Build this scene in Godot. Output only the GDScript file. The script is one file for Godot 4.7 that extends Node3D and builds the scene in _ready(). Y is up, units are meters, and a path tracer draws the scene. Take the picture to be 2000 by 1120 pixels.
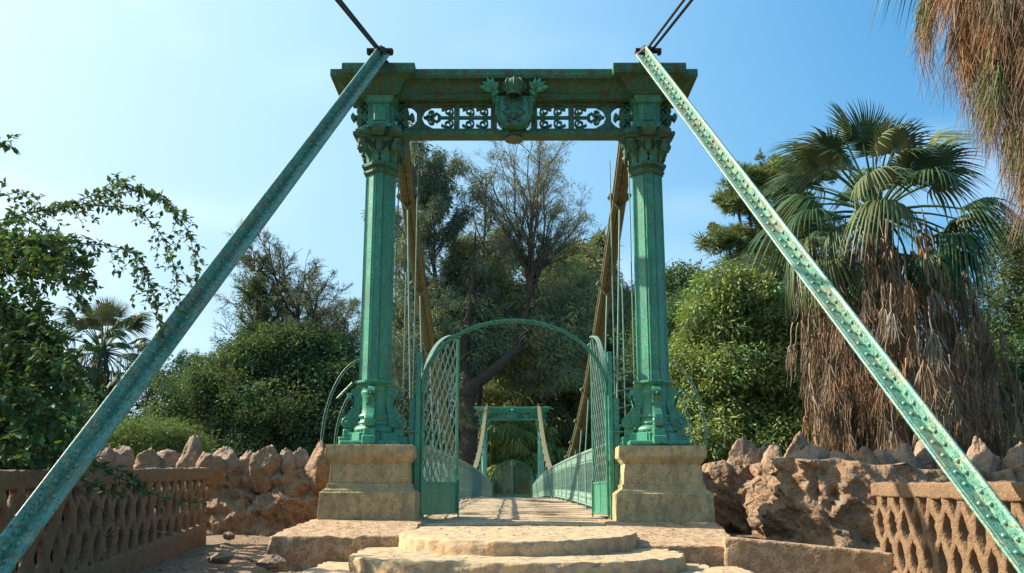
extends Node3D
# An iron suspension footbridge seen from the foot of its steps.
# Units are metres, y is up, the camera looks towards -z and slightly up. The near portal stands 11.08 m away.

const CAM := Vector3(-0.024, 0.29, 0.0)
const LENS := 1887.0
const PITCH := 0.21446
const GZ := 11.08          # distance of the near portal
const FZ := 55.4           # distance of the far portal
const SUN := Vector3(-0.76, 0.57, -0.19)   # towards the sun

var M := {}
var nz := FastNoiseLite.new()
var nz2 := FastNoiseLite.new()
var nzv := FastNoiseLite.new()
var taken := {}


# ---------------------------------------------------------------- mesh builder
class MB:
	var v := PackedVector3Array()
	var ix := PackedInt32Array()

	func tri(a: Vector3, b: Vector3, c: Vector3) -> void:
		var n := v.size()
		v.append(a); v.append(b); v.append(c)
		ix.append(n); ix.append(n + 2); ix.append(n + 1)

	func quad(a: Vector3, b: Vector3, c: Vector3, d: Vector3) -> void:
		var n := v.size()
		v.append(a); v.append(b); v.append(c); v.append(d)
		ix.append(n); ix.append(n + 2); ix.append(n + 1)
		ix.append(n); ix.append(n + 3); ix.append(n + 2)

	func grid(rows: Array, wrap := false) -> void:
		var base := v.size()
		var w: int = rows[0].size()
		for r in rows:
			v.append_array(r)
		for i in rows.size() - 1:
			for j in (w if wrap else w - 1):
				var j2 := (j + 1) % w
				var a := base + i * w + j
				var b := base + i * w + j2
				var c := b + w
				var d := a + w
				ix.append(a); ix.append(c); ix.append(b)
				ix.append(a); ix.append(d); ix.append(c)

	func loft(rings: Array, cap_a := true, cap_b := true) -> void:   # flat faces, rings run round
		var w: int = rings[0].size()
		for i in rings.size() - 1:
			for j in w:
				var k := (j + 1) % w
				quad(rings[i][j], rings[i][k], rings[i + 1][k], rings[i + 1][j])
		if cap_a:
			fan(rings[0], true)
		if cap_b:
			fan(rings[rings.size() - 1], false)

	func fan(r: PackedVector3Array, flip: bool) -> void:
		var c := Vector3.ZERO
		for p in r:
			c += p
		c /= r.size()
		for j in r.size():
			var k := (j + 1) % r.size()
			if flip:
				tri(c, r[k], r[j])
			else:
				tri(c, r[j], r[k])

	func box(c: Vector3, s: Vector3, b := Basis(), bev := 0.0) -> void:
		var h := s / 2
		bev = minf(bev, minf(h.x, minf(h.y, h.z)) * 0.8)
		for ax in 3:
			var a1 := (ax + 1) % 3
			var a2 := (ax + 2) % 3
			for sg in [-1.0, 1.0]:
				var q: Array[Vector3] = []
				for e in [[-1, -1], [1, -1], [1, 1], [-1, 1]]:
					var p := Vector3.ZERO
					p[ax] = sg * h[ax]
					p[a1] = e[0] * (h[a1] - bev)
					p[a2] = e[1] * (h[a2] - bev)
					q.append(c + b * p)
				if sg > 0:
					quad(q[0], q[1], q[2], q[3])
				else:
					quad(q[3], q[2], q[1], q[0])
		if bev <= 0.0:
			return
		for ax in 3:
			var a1 := (ax + 1) % 3
			var a2 := (ax + 2) % 3
			for s1 in [-1.0, 1.0]:
				for s2 in [-1.0, 1.0]:
					var q: Array[Vector3] = []
					for e in [-1.0, 1.0]:
						for k in 2:
							var p := Vector3.ZERO
							p[ax] = e * (h[ax] - bev)
							p[a1] = s1 * (h[a1] - (0.0 if k == 0 else bev))
							p[a2] = s2 * (h[a2] - (bev if k == 0 else 0.0))
							q.append(c + b * p)
					if s1 * s2 > 0:
						quad(q[0], q[1], q[3], q[2])
					else:
						quad(q[0], q[2], q[3], q[1])
		for sx in [-1.0, 1.0]:
			for sy in [-1.0, 1.0]:
				for sz in [-1.0, 1.0]:
					var p := Vector3(sx * h.x, sy * (h.y - bev), sz * (h.z - bev))
					var q := Vector3(sx * (h.x - bev), sy * h.y, sz * (h.z - bev))
					var r := Vector3(sx * (h.x - bev), sy * (h.y - bev), sz * h.z)
					if sx * sy * sz > 0:
						tri(c + b * p, c + b * q, c + b * r)
					else:
						tri(c + b * p, c + b * r, c + b * q)

	func tube(pts: PackedVector3Array, radii: PackedFloat32Array, sides := 6, cap := true, squash := 1.0) -> void:
		var n := pts.size()
		var t0 := (pts[1] - pts[0]).normalized()
		var nn := t0.cross(Vector3.UP if absf(t0.y) < 0.9 else Vector3.RIGHT).normalized()
		var rows := []
		for i in n:
			var t := (pts[mini(i + 1, n - 1)] - pts[maxi(i - 1, 0)]).normalized()
			nn = (nn - t * nn.dot(t)).normalized()
			var bn := t.cross(nn)
			var row := PackedVector3Array()
			for k in sides:
				var a := TAU * k / sides
				row.append(pts[i] + (nn * cos(a) + bn * sin(a) * squash) * radii[i])
			rows.append(row)
		grid(rows, true)
		if cap:
			fan(rows[0], true)
			fan(rows[n - 1], false)

	func rod(a: Vector3, b: Vector3, r: float, sides := 6) -> void:
		tube(PackedVector3Array([a, b]), PackedFloat32Array([r, r]), sides)

	func lathe(c: Vector3, prof: Array, seg := 20, axis := Vector3.UP) -> void:   # prof: [radius, height]
		var x := axis.cross(Vector3(0.31, 0.2, 0.93)).normalized()
		var y := axis.cross(x)
		var rows := []
		for p in prof:
			var row := PackedVector3Array()
			for k in seg:
				var a := TAU * k / seg
				row.append(c + axis * p[1] + (x * cos(a) + y * sin(a)) * p[0])
			rows.append(row)
		grid(rows, true)

	func extrude(poly: PackedVector2Array, o: Vector3, ux: Vector3, uy: Vector3, depth: float) -> void:
		var area := 0.0
		for i in poly.size():
			area += poly[i].cross(poly[(i + 1) % poly.size()])
		if area < 0:
			poly = poly.duplicate()
			poly.reverse()
		var uz := ux.cross(uy).normalized() * depth
		var t := Geometry2D.triangulate_polygon(poly)
		for i in range(0, t.size(), 3):
			var a := poly[t[i]]
			var b := poly[t[i + 1]]
			var c := poly[t[i + 2]]
			if (b - a).cross(c - a) < 0:
				var s := b
				b = c
				c = s
			var a3 := o + ux * a.x + uy * a.y
			var b3 := o + ux * b.x + uy * b.y
			var c3 := o + ux * c.x + uy * c.y
			tri(a3 + uz, b3 + uz, c3 + uz)
			tri(a3, c3, b3)
		for i in poly.size():
			var a := poly[i]
			var b := poly[(i + 1) % poly.size()]
			var a3 := o + ux * a.x + uy * a.y
			var b3 := o + ux * b.x + uy * b.y
			quad(a3, b3, b3 + uz, a3 + uz)

	func ribbon(pts: PackedVector2Array, wid: PackedFloat32Array, o: Vector3, ux: Vector3, uy: Vector3, depth: float) -> void:
		var n := pts.size()
		var uz := ux.cross(uy).normalized() * depth
		var l := []
		var r := []
		for i in n:
			var t := (pts[mini(i + 1, n - 1)] - pts[maxi(i - 1, 0)]).normalized()
			var s := Vector2(-t.y, t.x) * wid[i]
			l.append(o + ux * (pts[i] + s).x + uy * (pts[i] + s).y)
			r.append(o + ux * (pts[i] - s).x + uy * (pts[i] - s).y)
		for i in n - 1:
			quad(r[i] + uz, r[i + 1] + uz, l[i + 1] + uz, l[i] + uz)
			quad(l[i], l[i + 1], r[i + 1], r[i])
			quad(l[i] + uz, l[i + 1] + uz, l[i + 1], l[i])
			quad(r[i], r[i + 1], r[i + 1] + uz, r[i] + uz)
		quad(r[0], r[0] + uz, l[0] + uz, l[0])
		quad(l[n - 1], l[n - 1] + uz, r[n - 1] + uz, r[n - 1])

	func mesh(off := Vector3.ZERO) -> ArrayMesh:
		var nr := PackedVector3Array()
		nr.resize(v.size())
		for i in range(0, ix.size(), 3):
			var a := ix[i]
			var b := ix[i + 1]
			var c := ix[i + 2]
			var f := (v[c] - v[a]).cross(v[b] - v[a])
			nr[a] += f
			nr[b] += f
			nr[c] += f
		var p := v.duplicate()
		for i in p.size():
			nr[i] = nr[i].normalized() if nr[i].length_squared() > 0.0 else Vector3.UP
			p[i] -= off
		var arr := []
		arr.resize(Mesh.ARRAY_MAX)
		arr[Mesh.ARRAY_VERTEX] = p
		arr[Mesh.ARRAY_NORMAL] = nr
		arr[Mesh.ARRAY_INDEX] = ix
		var am := ArrayMesh.new()
		am.add_surface_from_arrays(Mesh.PRIMITIVE_TRIANGLES, arr)
		return am


# ---------------------------------------------------------------- naming and tagging
func numbered(called: String) -> String:
	if not taken.has(called):
		taken[called] = 0
		return called
	taken[called] += 1
	return "%s_%03d" % [called, taken[called]]


func tag(o: Node3D, label: String, category: String, group := "") -> Node3D:
	o.set_meta("label", label)
	o.set_meta("category", category)
	if group:
		o.set_meta("group", group)
	return o


func thing(called: String, where: Vector3, label: String, category: String, group := "") -> Node3D:
	var o := Node3D.new()
	o.name = numbered(called)
	add_child(o)
	o.position = where
	return tag(o, label, category, group)


func place_of(n: Node) -> Vector3:
	var p := Vector3.ZERO
	while n != self and n is Node3D:
		p += n.position
		n = n.get_parent()
	return p


# commits world-space geometry as one named mesh under parent (whose own place is taken off)
func obj(called: String, b: MB, m: Material, parent: Node = null, local := false) -> MeshInstance3D:
	var o := MeshInstance3D.new()
	o.mesh = b.mesh(Vector3.ZERO if local or parent == null else place_of(parent))
	o.material_override = null
	o.mesh.surface_set_material(0, m)
	if parent == null:
		o.name = numbered(called)
		add_child(o)
	else:
		o.name = called
		parent.add_child(o, true)
	return o


func inst(called: String, mesh: Mesh, xf: Transform3D, parent: Node) -> MeshInstance3D:
	var o := MeshInstance3D.new()
	o.mesh = mesh
	o.name = called
	parent.add_child(o, true)
	o.transform = xf
	return o


func struct(called: String, b: MB, m: Material) -> MeshInstance3D:
	var o := obj(called, b, m)
	o.set_meta("kind", "structure")
	return o


func scatter(called: String, mesh: Mesh, xf: Array, cols: PackedColorArray, m: Material, parent: Node3D) -> void:
	var mm := MultiMesh.new()
	mm.transform_format = MultiMesh.TRANSFORM_3D
	mm.use_colors = true
	mm.mesh = mesh
	mm.instance_count = xf.size()
	var off := place_of(parent)
	for i in xf.size():
		var t: Transform3D = xf[i]
		t.origin -= off
		mm.set_instance_transform(i, t)
		mm.set_instance_color(i, cols[i])
	mesh.surface_set_material(0, m)
	var o := MultiMeshInstance3D.new()
	o.multimesh = mm
	o.name = called
	o.set_meta("kind", "stuff")
	parent.add_child(o, true)


# the point at a place of the picture (2000 x 1120) and a distance ahead
func at(px: float, py: float, d: float) -> Vector3:
	var u := (560.0 - py) / LENS
	var fw := cos(PITCH) - u * sin(PITCH)
	var up := sin(PITCH) + u * cos(PITCH)
	return Vector3(CAM.x + (px - 1000.0) / LENS / fw * d, CAM.y + d * up / fw, -d)


# ---------------------------------------------------------------- textures
func nimg(sd: int, freq: float, octaves := 4, type := FastNoiseLite.TYPE_SIMPLEX_SMOOTH, size := 512, ridged := false) -> PackedByteArray:
	var n := FastNoiseLite.new()
	n.seed = sd
	n.noise_type = type
	n.frequency = freq
	n.fractal_octaves = octaves
	n.fractal_type = FastNoiseLite.FRACTAL_RIDGED if ridged else FastNoiseLite.FRACTAL_FBM
	if type == FastNoiseLite.TYPE_CELLULAR:
		n.cellular_return_type = FastNoiseLite.RETURN_DISTANCE
		n.fractal_octaves = 1
	var im := n.get_seamless_image(size, size, false, false, 0.15, true)
	im.convert(Image.FORMAT_L8)
	return im.get_data()


func step01(a: float, b: float, x: float) -> float:
	return smoothstep(a, b, x)


func gray_tex(d: PackedByteArray, size := 512) -> ImageTexture:
	return ImageTexture.create_from_image(Image.create_from_data(size, size, false, Image.FORMAT_L8, d))


# layers: [field, low, high, colour, strength]; blended in turn over base
func color_tex(base: Color, layers: Array, size := 512) -> ImageTexture:
	var n := size * size
	var r := PackedFloat32Array()
	var g := PackedFloat32Array()
	var b := PackedFloat32Array()
	r.resize(n); g.resize(n); b.resize(n)
	r.fill(base.r); g.fill(base.g); b.fill(base.b)
	for l in layers:
		var f: PackedByteArray = l[0]
		var lut := PackedFloat32Array()
		for k in 256:
			lut.append(smoothstep(l[1], l[2], k / 255.0) * l[4])
		var c: Color = l[3]
		for i in n:
			var t := lut[f[i]]
			if t > 0.004:
				r[i] += (c.r - r[i]) * t
				g[i] += (c.g - g[i]) * t
				b[i] += (c.b - b[i]) * t
	var out := PackedByteArray()
	out.resize(n * 3)
	for i in n:
		out[i * 3] = int(clampf(r[i], 0, 1) * 255)
		out[i * 3 + 1] = int(clampf(g[i], 0, 1) * 255)
		out[i * 3 + 2] = int(clampf(b[i], 0, 1) * 255)
	return ImageTexture.create_from_image(Image.create_from_data(size, size, false, Image.FORMAT_RGB8, out))


func mat(called: String, tex: Texture2D, scale: float, rough: float, bump: Texture2D = null, relief := 0.0, local := false) -> StandardMaterial3D:
	var m := StandardMaterial3D.new()
	m.resource_name = called
	m.albedo_texture = tex
	m.uv1_triplanar = true
	m.uv1_world_triplanar = not local
	m.uv1_scale = Vector3.ONE * scale
	m.roughness = rough
	if bump:
		m.heightmap_enabled = true
		m.heightmap_texture = bump
		m.heightmap_scale = relief
	return m


func leaf_mat(called: String, through := 0.5, rough := 0.55) -> StandardMaterial3D:
	var m := StandardMaterial3D.new()
	m.resource_name = called
	m.vertex_color_use_as_albedo = true
	m.roughness = rough
	m.metallic_specular = 0.25
	m.backlight_enabled = true
	m.backlight = Color(through, through, through * 0.6)
	m.cull_mode = BaseMaterial3D.CULL_DISABLED
	return m


func make_materials() -> void:
	var broad := nimg(1, 0.008, 4)
	var mid := nimg(2, 0.025, 4)
	var fine := nimg(3, 0.09, 3)
	var grain := nimg(4, 0.3, 2)
	var cell := nimg(5, 0.05, 1, FastNoiseLite.TYPE_CELLULAR)
	var ridge := nimg(6, 0.012, 4, FastNoiseLite.TYPE_SIMPLEX_SMOOTH, 512, true)
	var blot := nimg(7, 0.018, 5)
	var speck := nimg(8, 0.12, 2)
	var fine_t := gray_tex(fine)
	var grain_t := gray_tex(grain)
	var mid_t := gray_tex(mid)
	# rough render: coarse lumps plus grit
	var grit := PackedByteArray()
	grit.resize(512 * 512)
	for i in grit.size():
		grit[i] = int(clampf(0.45 * mid[i] + 0.3 * fine[i] + 0.25 * (255 - cell[i]), 0, 255))
	var grit_t := gray_tex(grit)
	var pit := PackedByteArray()
	pit.resize(512 * 512)
	for i in pit.size():
		pit[i] = 255 - int(clampf((speck[i] - 168) * 5.0, 0, 160)) - int(fine[i] * 0.2)
	var pit_t := gray_tex(pit)

	var crag := PackedByteArray()
	crag.resize(512 * 512)
	for i in crag.size():
		crag[i] = int(clampf(0.40 * grit[i] + 0.45 * (255 - ridge[i]) + 0.25 * mid[i], 0, 255))
	var crag_t := gray_tex(crag)

	M.teal = mat("teal paint", color_tex(Color(0.24, 0.56, 0.43), [
		[broad, 0.42, 0.68, Color(0.20, 0.48, 0.39), 0.8], [mid, 0.55, 0.75, Color(0.36, 0.64, 0.52), 0.7],
		[blot, 0.60, 0.72, Color(0.42, 0.44, 0.30), 0.55], [speck, 0.66, 0.72, Color(0.20, 0.17, 0.12), 0.85], [fine, 0.25, 0.1, Color(0.5, 0.68, 0.6), 0.4]]), 0.9, 0.37, pit_t, 0.25)
	M.teal.uv1_scale = Vector3(1.5, 0.45, 1.5)
	M.cornice = mat("weathered green paint", color_tex(Color(0.22, 0.46, 0.33), [
		[broad, 0.38, 0.62, Color(0.19, 0.39, 0.27), 0.9], [mid, 0.5, 0.7, Color(0.26, 0.48, 0.36), 0.6],
		[blot, 0.52, 0.66, Color(0.36, 0.29, 0.17), 0.75], [speck, 0.6, 0.7, Color(0.15, 0.11, 0.07), 0.8], [ridge, 0.75, 0.95, Color(0.42, 0.25, 0.12), 0.6]]), 0.8, 0.6, pit_t, 0.4)
	M.cornice.uv1_scale = Vector3(1.0, 0.5, 1.0)
	M.stay = mat("pale green paint", color_tex(Color(0.33, 0.545, 0.46), [
		[broad, 0.4, 0.65, Color(0.33, 0.59, 0.52), 0.8], [mid, 0.55, 0.72, Color(0.47, 0.70, 0.60), 0.7],
		[blot, 0.54, 0.66, Color(0.66, 0.62, 0.48), 0.6], [broad, 0.6, 0.7, Color(0.52, 0.42, 0.29), 0.6], [speck, 0.64, 0.70, Color(0.22, 0.19, 0.13), 0.85]]), 0.7, 0.42, pit_t, 0.2)
	M.ochre = mat("ochre stained iron", color_tex(Color(0.49, 0.49, 0.36), [
		[broad, 0.4, 0.65, Color(0.40, 0.42, 0.29), 0.8], [mid, 0.5, 0.7, Color(0.54, 0.52, 0.39), 0.7],
		[speck, 0.55, 0.66, Color(0.20, 0.15, 0.08), 0.85], [blot, 0.6, 0.75, Color(0.46, 0.33, 0.18), 0.5]]), 1.2, 0.6, pit_t, 0.3)
	M.rail = mat("pale railing paint", color_tex(Color(0.44, 0.60, 0.53), [
		[mid, 0.45, 0.7, Color(0.36, 0.54, 0.47), 0.8], [blot, 0.5, 0.66, Color(0.56, 0.62, 0.56), 0.7], [speck, 0.6, 0.7, Color(0.33, 0.27, 0.19), 0.7]]), 1.0, 0.45)
	M.far_green = mat("brighter green paint", color_tex(Color(0.30, 0.66, 0.56), [
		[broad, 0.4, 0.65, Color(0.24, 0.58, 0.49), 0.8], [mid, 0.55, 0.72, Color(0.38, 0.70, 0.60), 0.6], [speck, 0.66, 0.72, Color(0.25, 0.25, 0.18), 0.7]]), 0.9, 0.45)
	M.dark_iron = mat("dark iron", color_tex(Color(0.14, 0.13, 0.12), [[mid, 0.5, 0.7, Color(0.24, 0.17, 0.12), 0.7]]), 2.0, 0.6)
	M.stone = mat("weathered sandstone render", color_tex(Color(0.70, 0.61, 0.43), [
		[broad, 0.38, 0.66, Color(0.63, 0.53, 0.36), 0.9], [blot, 0.54, 0.72, Color(0.74, 0.65, 0.47), 0.5], [blot, 0.44, 0.25, Color(0.53, 0.49, 0.38), 0.8], [mid, 0.36, 0.26, Color(0.46, 0.50, 0.40), 0.5],
		[mid, 0.62, 0.66, Color(0.72, 0.64, 0.48), 0.35], [fine, 0.66, 0.76, Color(0.44, 0.35, 0.23), 0.45], [speck, 0.76, 0.80, Color(0.2, 0.16, 0.11), 0.8], [grain, 0.5, 0.8, Color(0.70, 0.62, 0.48), 0.25], [ridge, 0.90, 0.96, Color(0.38, 0.30, 0.20), 0.5]]), 0.6, 0.9, grit_t, 0.8)
	M.stone.uv1_scale = Vector3(0.8, 0.55, 0.8)
	M.step = mat("worn step plaster", color_tex(Color(0.70, 0.615, 0.50), [
		[broad, 0.4, 0.6, Color(0.62, 0.535, 0.425), 0.8], [blot, 0.485, 0.50, Color(0.77, 0.63, 0.44), 0.75], [blot, 0.40, 0.385, Color(0.58, 0.49, 0.38), 0.8],
		[fine, 0.66, 0.76, Color(0.46, 0.38, 0.28), 0.5], [grain, 0.5, 0.8, Color(0.75, 0.66, 0.52), 0.3], [ridge, 0.91, 0.96, Color(0.34, 0.28, 0.21), 0.75]]), 0.7, 0.95, grit_t, 1.4)
	M.block = mat("red brown render", color_tex(Color(0.68, 0.56, 0.43), [
		[broad, 0.4, 0.6, Color(0.62, 0.49, 0.36), 0.8], [blot, 0.56, 0.6, Color(0.74, 0.64, 0.50), 0.6], [blot, 0.42, 0.38, Color(0.54, 0.42, 0.31), 0.6], [fine, 0.6, 0.72, Color(0.36, 0.26, 0.18), 0.6], [grain, 0.5, 0.8, Color(0.66, 0.54, 0.40), 0.4]]), 0.8, 0.95, grit_t, 1.6)
	M.rock = mat("red brown rockwork", color_tex(Color(0.55, 0.425, 0.315), [
		[broad, 0.38, 0.62, Color(0.47, 0.35, 0.25), 0.9], [mid, 0.52, 0.68, Color(0.61, 0.49, 0.36), 0.7], [ridge, 0.72, 0.92, Color(0.36, 0.24, 0.17), 0.6],
		[blot, 0.55, 0.64, Color(0.52, 0.475, 0.41), 0.8], [speck, 0.6, 0.72, Color(0.30, 0.20, 0.14), 0.6], [grain, 0.55, 0.8, Color(0.72, 0.58, 0.44), 0.5]]), 0.7, 0.95, crag_t, 7.0)
	M.stone_top = mat("grey brown boulder", color_tex(Color(0.62, 0.50, 0.40), [
		[broad, 0.4, 0.62, Color(0.47, 0.37, 0.30), 0.9], [mid, 0.55, 0.7, Color(0.68, 0.56, 0.44), 0.6], [blot, 0.58, 0.66, Color(0.44, 0.40, 0.36), 0.7],
		[speck, 0.6, 0.7, Color(0.33, 0.25, 0.19), 0.7], [grain, 0.55, 0.8, Color(0.72, 0.62, 0.50), 0.5]]), 0.9, 0.95, crag_t, 4.5)
	M.lattice = mat("gritty concrete", color_tex(Color(0.46, 0.355, 0.25), [
		[broad, 0.4, 0.62, Color(0.38, 0.29, 0.205), 0.8], [fine, 0.55, 0.7, Color(0.59, 0.48, 0.35), 0.6], [speck, 0.55, 0.68, Color(0.32, 0.22, 0.15), 0.8], [grain, 0.5, 0.75, Color(0.70, 0.56, 0.40), 0.6]]), 1.3, 0.95, grit_t, 2.2)
	M.wood = mat("bleached deck board", color_tex(Color(0.72, 0.63, 0.50), [
		[broad, 0.4, 0.6, Color(0.63, 0.54, 0.42), 0.8], [fine, 0.55, 0.72, Color(0.45, 0.37, 0.29), 0.6], [mid, 0.6, 0.7, Color(0.70, 0.62, 0.50), 0.6]]), 0.6, 0.85, fine_t, 0.6)
	M.wood_dark = mat("dark deck board", color_tex(Color(0.64, 0.55, 0.43), [
		[broad, 0.4, 0.6, Color(0.48, 0.40, 0.31), 0.8], [fine, 0.55, 0.72, Color(0.40, 0.33, 0.26), 0.6]]), 0.6, 0.85, fine_t, 0.6)
	M.earth = mat("dusty earth", color_tex(Color(0.50, 0.40, 0.30), [
		[broad, 0.4, 0.6, Color(0.42, 0.33, 0.25), 0.9], [mid, 0.55, 0.7, Color(0.57, 0.47, 0.36), 0.6], [speck, 0.6, 0.66, Color(0.33, 0.25, 0.18), 0.8], [grain, 0.6, 0.75, Color(0.68, 0.58, 0.45), 0.6]]), 0.6, 1.0, grit_t, 2.5)
	M.ground = mat("green brown ground", color_tex(Color(0.36, 0.33, 0.22), [[mid, 0.4, 0.6, Color(0.28, 0.31, 0.18), 0.8], [fine, 0.5, 0.7, Color(0.42, 0.38, 0.27), 0.6]]), 0.2, 1.0)
	M.bark = mat("grey brown bark", color_tex(Color(0.29, 0.23, 0.19), [[ridge, 0.6, 0.9, Color(0.17, 0.13, 0.11), 0.8], [fine, 0.5, 0.7, Color(0.42, 0.34, 0.27), 0.6]]), 0.7, 0.95, crag_t, 8.0)
	M.bark.uv1_scale = Vector3(0.9, 0.25, 0.9)
	M.twig = mat("grey twig", color_tex(Color(0.36, 0.31, 0.27), [[mid, 0.45, 0.65, Color(0.28, 0.23, 0.19), 0.8]]), 0.7, 0.95)
	M.leaf = leaf_mat("leaf", 0.7, 0.75)
	M.needle = leaf_mat("needle foliage", 0.7, 0.65)
	M.palm = leaf_mat("palm leaf", 0.22, 0.45)
	M.straw = leaf_mat("dead frond", 0.35, 0.8)


# ---------------------------------------------------------------- light
func sky_colour(d: Vector3) -> Color:
	var e := rad_to_deg(asin(clampf(d.y, -1, 1)))
	var s := rad_to_deg(acos(clampf(d.dot(SUN.normalized()), -1, 1)))
	var k := pow(clampf(maxf(e, 0.0) / 55.0, 0, 1), 0.7)
	var away := smoothstep(35.0, 98.0, s)
	var top := Color(0.19, 0.38, 0.54).lerp(Color(0.002, 0.125, 0.32), away)
	var low := Color(0.43, 0.53, 0.59).lerp(Color(0.22, 0.45, 0.62), away)
	var c := low.lerp(top, clampf(k * (0.75 + 0.85 * away), 0, 1))
	c *= 1.0 + 0.4 * smoothstep(100.0, 150.0, s)   # a clear sky is darkest a right angle from the sun and pales again beyond
	c = c.lerp(Color(1.5, 1.5, 1.4), 0.75 * exp(-pow(s / 25.0, 2.0)))
	return c


func make_light() -> void:
	var cam := Camera3D.new()
	cam.name = "camera"
	cam.position = CAM
	cam.rotation.x = PITCH
	cam.fov = rad_to_deg(2.0 * atan(560.0 / LENS))
	cam.near = 0.05
	cam.far = 2000.0
	add_child(cam)
	cam.current = true
	var img := Image.create(512, 256, false, Image.FORMAT_RGBF)
	var wisp := FastNoiseLite.new()
	wisp.seed = 11
	wisp.frequency = 2.2
	wisp.fractal_octaves = 4
	for j in 256:
		var th := (j + 0.5) / 256.0 * PI
		for i in 512:
			var ph := (i + 0.5) / 512.0 * TAU
			var d := Vector3(sin(th) * sin(ph), cos(th), -sin(th) * cos(ph))
			var c := sky_colour(d)
			var w := smoothstep(0.12, 0.6, wisp.get_noise_3d(d.x * 1.0, d.y * 2.5, d.z * 1.0)) * 0.14
			c = c.lerp(Color(0.92, 0.96, 1.0), w)
			img.set_pixel(i, j, c)
	var pan := PanoramaSkyMaterial.new()
	pan.panorama = ImageTexture.create_from_image(img)
	var sky := Sky.new()
	sky.sky_material = pan
	var env := Environment.new()
	env.background_mode = Environment.BG_SKY
	env.sky = sky
	env.tonemap_mode = Environment.TONE_MAPPER_LINEAR
	env.tonemap_exposure = 2.08
	env.sdfgi_enabled = true
	env.ssao_enabled = true
	env.ssil_enabled = true
	var we := WorldEnvironment.new()
	we.name = "environment"
	we.environment = env
	add_child(we)
	var sun := DirectionalLight3D.new()
	sun.name = "sun"
	sun.light_color = Color(1.0, 0.965, 0.90)
	sun.light_energy = 1.6
	sun.light_angular_distance = 0.5
	sun.shadow_enabled = true
	sun.basis = Basis.looking_at(-SUN.normalized(), Vector3.UP)
	add_child(sun)


# ---------------------------------------------------------------- iron portal
func cross_plan(c: Vector3, y: float, r: float, w: float, inset: float) -> PackedVector3Array:
	# four narrow pilasters on the axes, flat faces between them; runs counter-clockwise seen from above
	var out := PackedVector3Array()
	for q in 4:
		var b := Basis(Vector3.UP, PI / 2 * q)
		var e := w + 0.006
		for p in [Vector2(-w, r), Vector2(-w * 0.62, r), Vector2(-w * 0.5, r - inset * 0.25), Vector2(w * 0.5, r - inset * 0.25), Vector2(w * 0.62, r), Vector2(w, r), Vector2(e, r - inset), Vector2(e + 0.018, r - inset * 0.92), Vector2(e + 0.024, r - inset - 0.014), Vector2(r - inset - 0.014, e + 0.024), Vector2(r - inset * 0.92, e + 0.018), Vector2(r - inset, e)]:
			out.append(c * Vector3(1, 0, 1) + Vector3(0, y, 0) + b * Vector3(p.x, 0, p.y))
	return out


func rect_ring(cx: float, cz: float, hx: float, hz: float, y: float) -> PackedVector3Array:
	return PackedVector3Array([Vector3(cx - hx, y, cz + hz), Vector3(cx + hx, y, cz + hz), Vector3(cx + hx, y, cz - hz), Vector3(cx - hx, y, cz - hz)])


func arc(c: Vector2, r: float, a0: float, a1: float, n: int) -> PackedVector2Array:
	var out := PackedVector2Array()
	for i in n + 1:
		var a := deg_to_rad(lerpf(a0, a1, float(i) / n))
		out.append(c + Vector2(cos(a), sin(a)) * r)
	return out


func spiral(c: Vector2, r0: float, r1: float, a0: float, turns: float, n := 22) -> PackedVector2Array:
	var out := PackedVector2Array()
	for i in n + 1:
		var t := float(i) / n
		var a := deg_to_rad(a0) + turns * TAU * t
		out.append(c + Vector2(cos(a), sin(a)) * lerpf(r0, r1, pow(t, 0.8)))
	return out


func taper(n: int, a: float, b: float) -> PackedFloat32Array:
	var out := PackedFloat32Array()
	for i in n:
		out.append(lerpf(a, b, float(i) / maxi(n - 1, 1)))
	return out


func curled_leaf(b: MB, p: Vector3, out: Vector3, w: float, h: float, curl: float, ribs := 5, lobe := 0.15) -> void:
	# an upright cast leaf that leans out and curls over at the tip
	var side := Vector3.UP.cross(out).normalized()
	for face in 2:
		var rows := []
		for i in 9:
			var t := i / 8.0
			var row := PackedVector3Array()
			var lean := curl * pow(t, 2.2)
			var up := h * (t - 0.30 * maxf(0.0, t - 0.7) * curl / maxf(h, 0.01) * 3.0)
			var wid := w * sin(PI * clampf(0.18 + t * 0.80, 0, 1)) * (1.0 + lobe * sin(t * 22.0))
			for j in ribs * 2 + 1:
				var s := float(j) / (ribs * 2) * 2 - 1
				var bulge := 0.25 * w * (1 - s * s) + (0.012 if j % 2 == 0 else 0.0)
				row.append(p + side * s * wid + Vector3.UP * (up - 0.12 * h * s * s) + out * (lean + bulge - 0.012 * face))
			if face == 1:
				row.reverse()
			rows.append(row)
		b.grid(rows)


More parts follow.
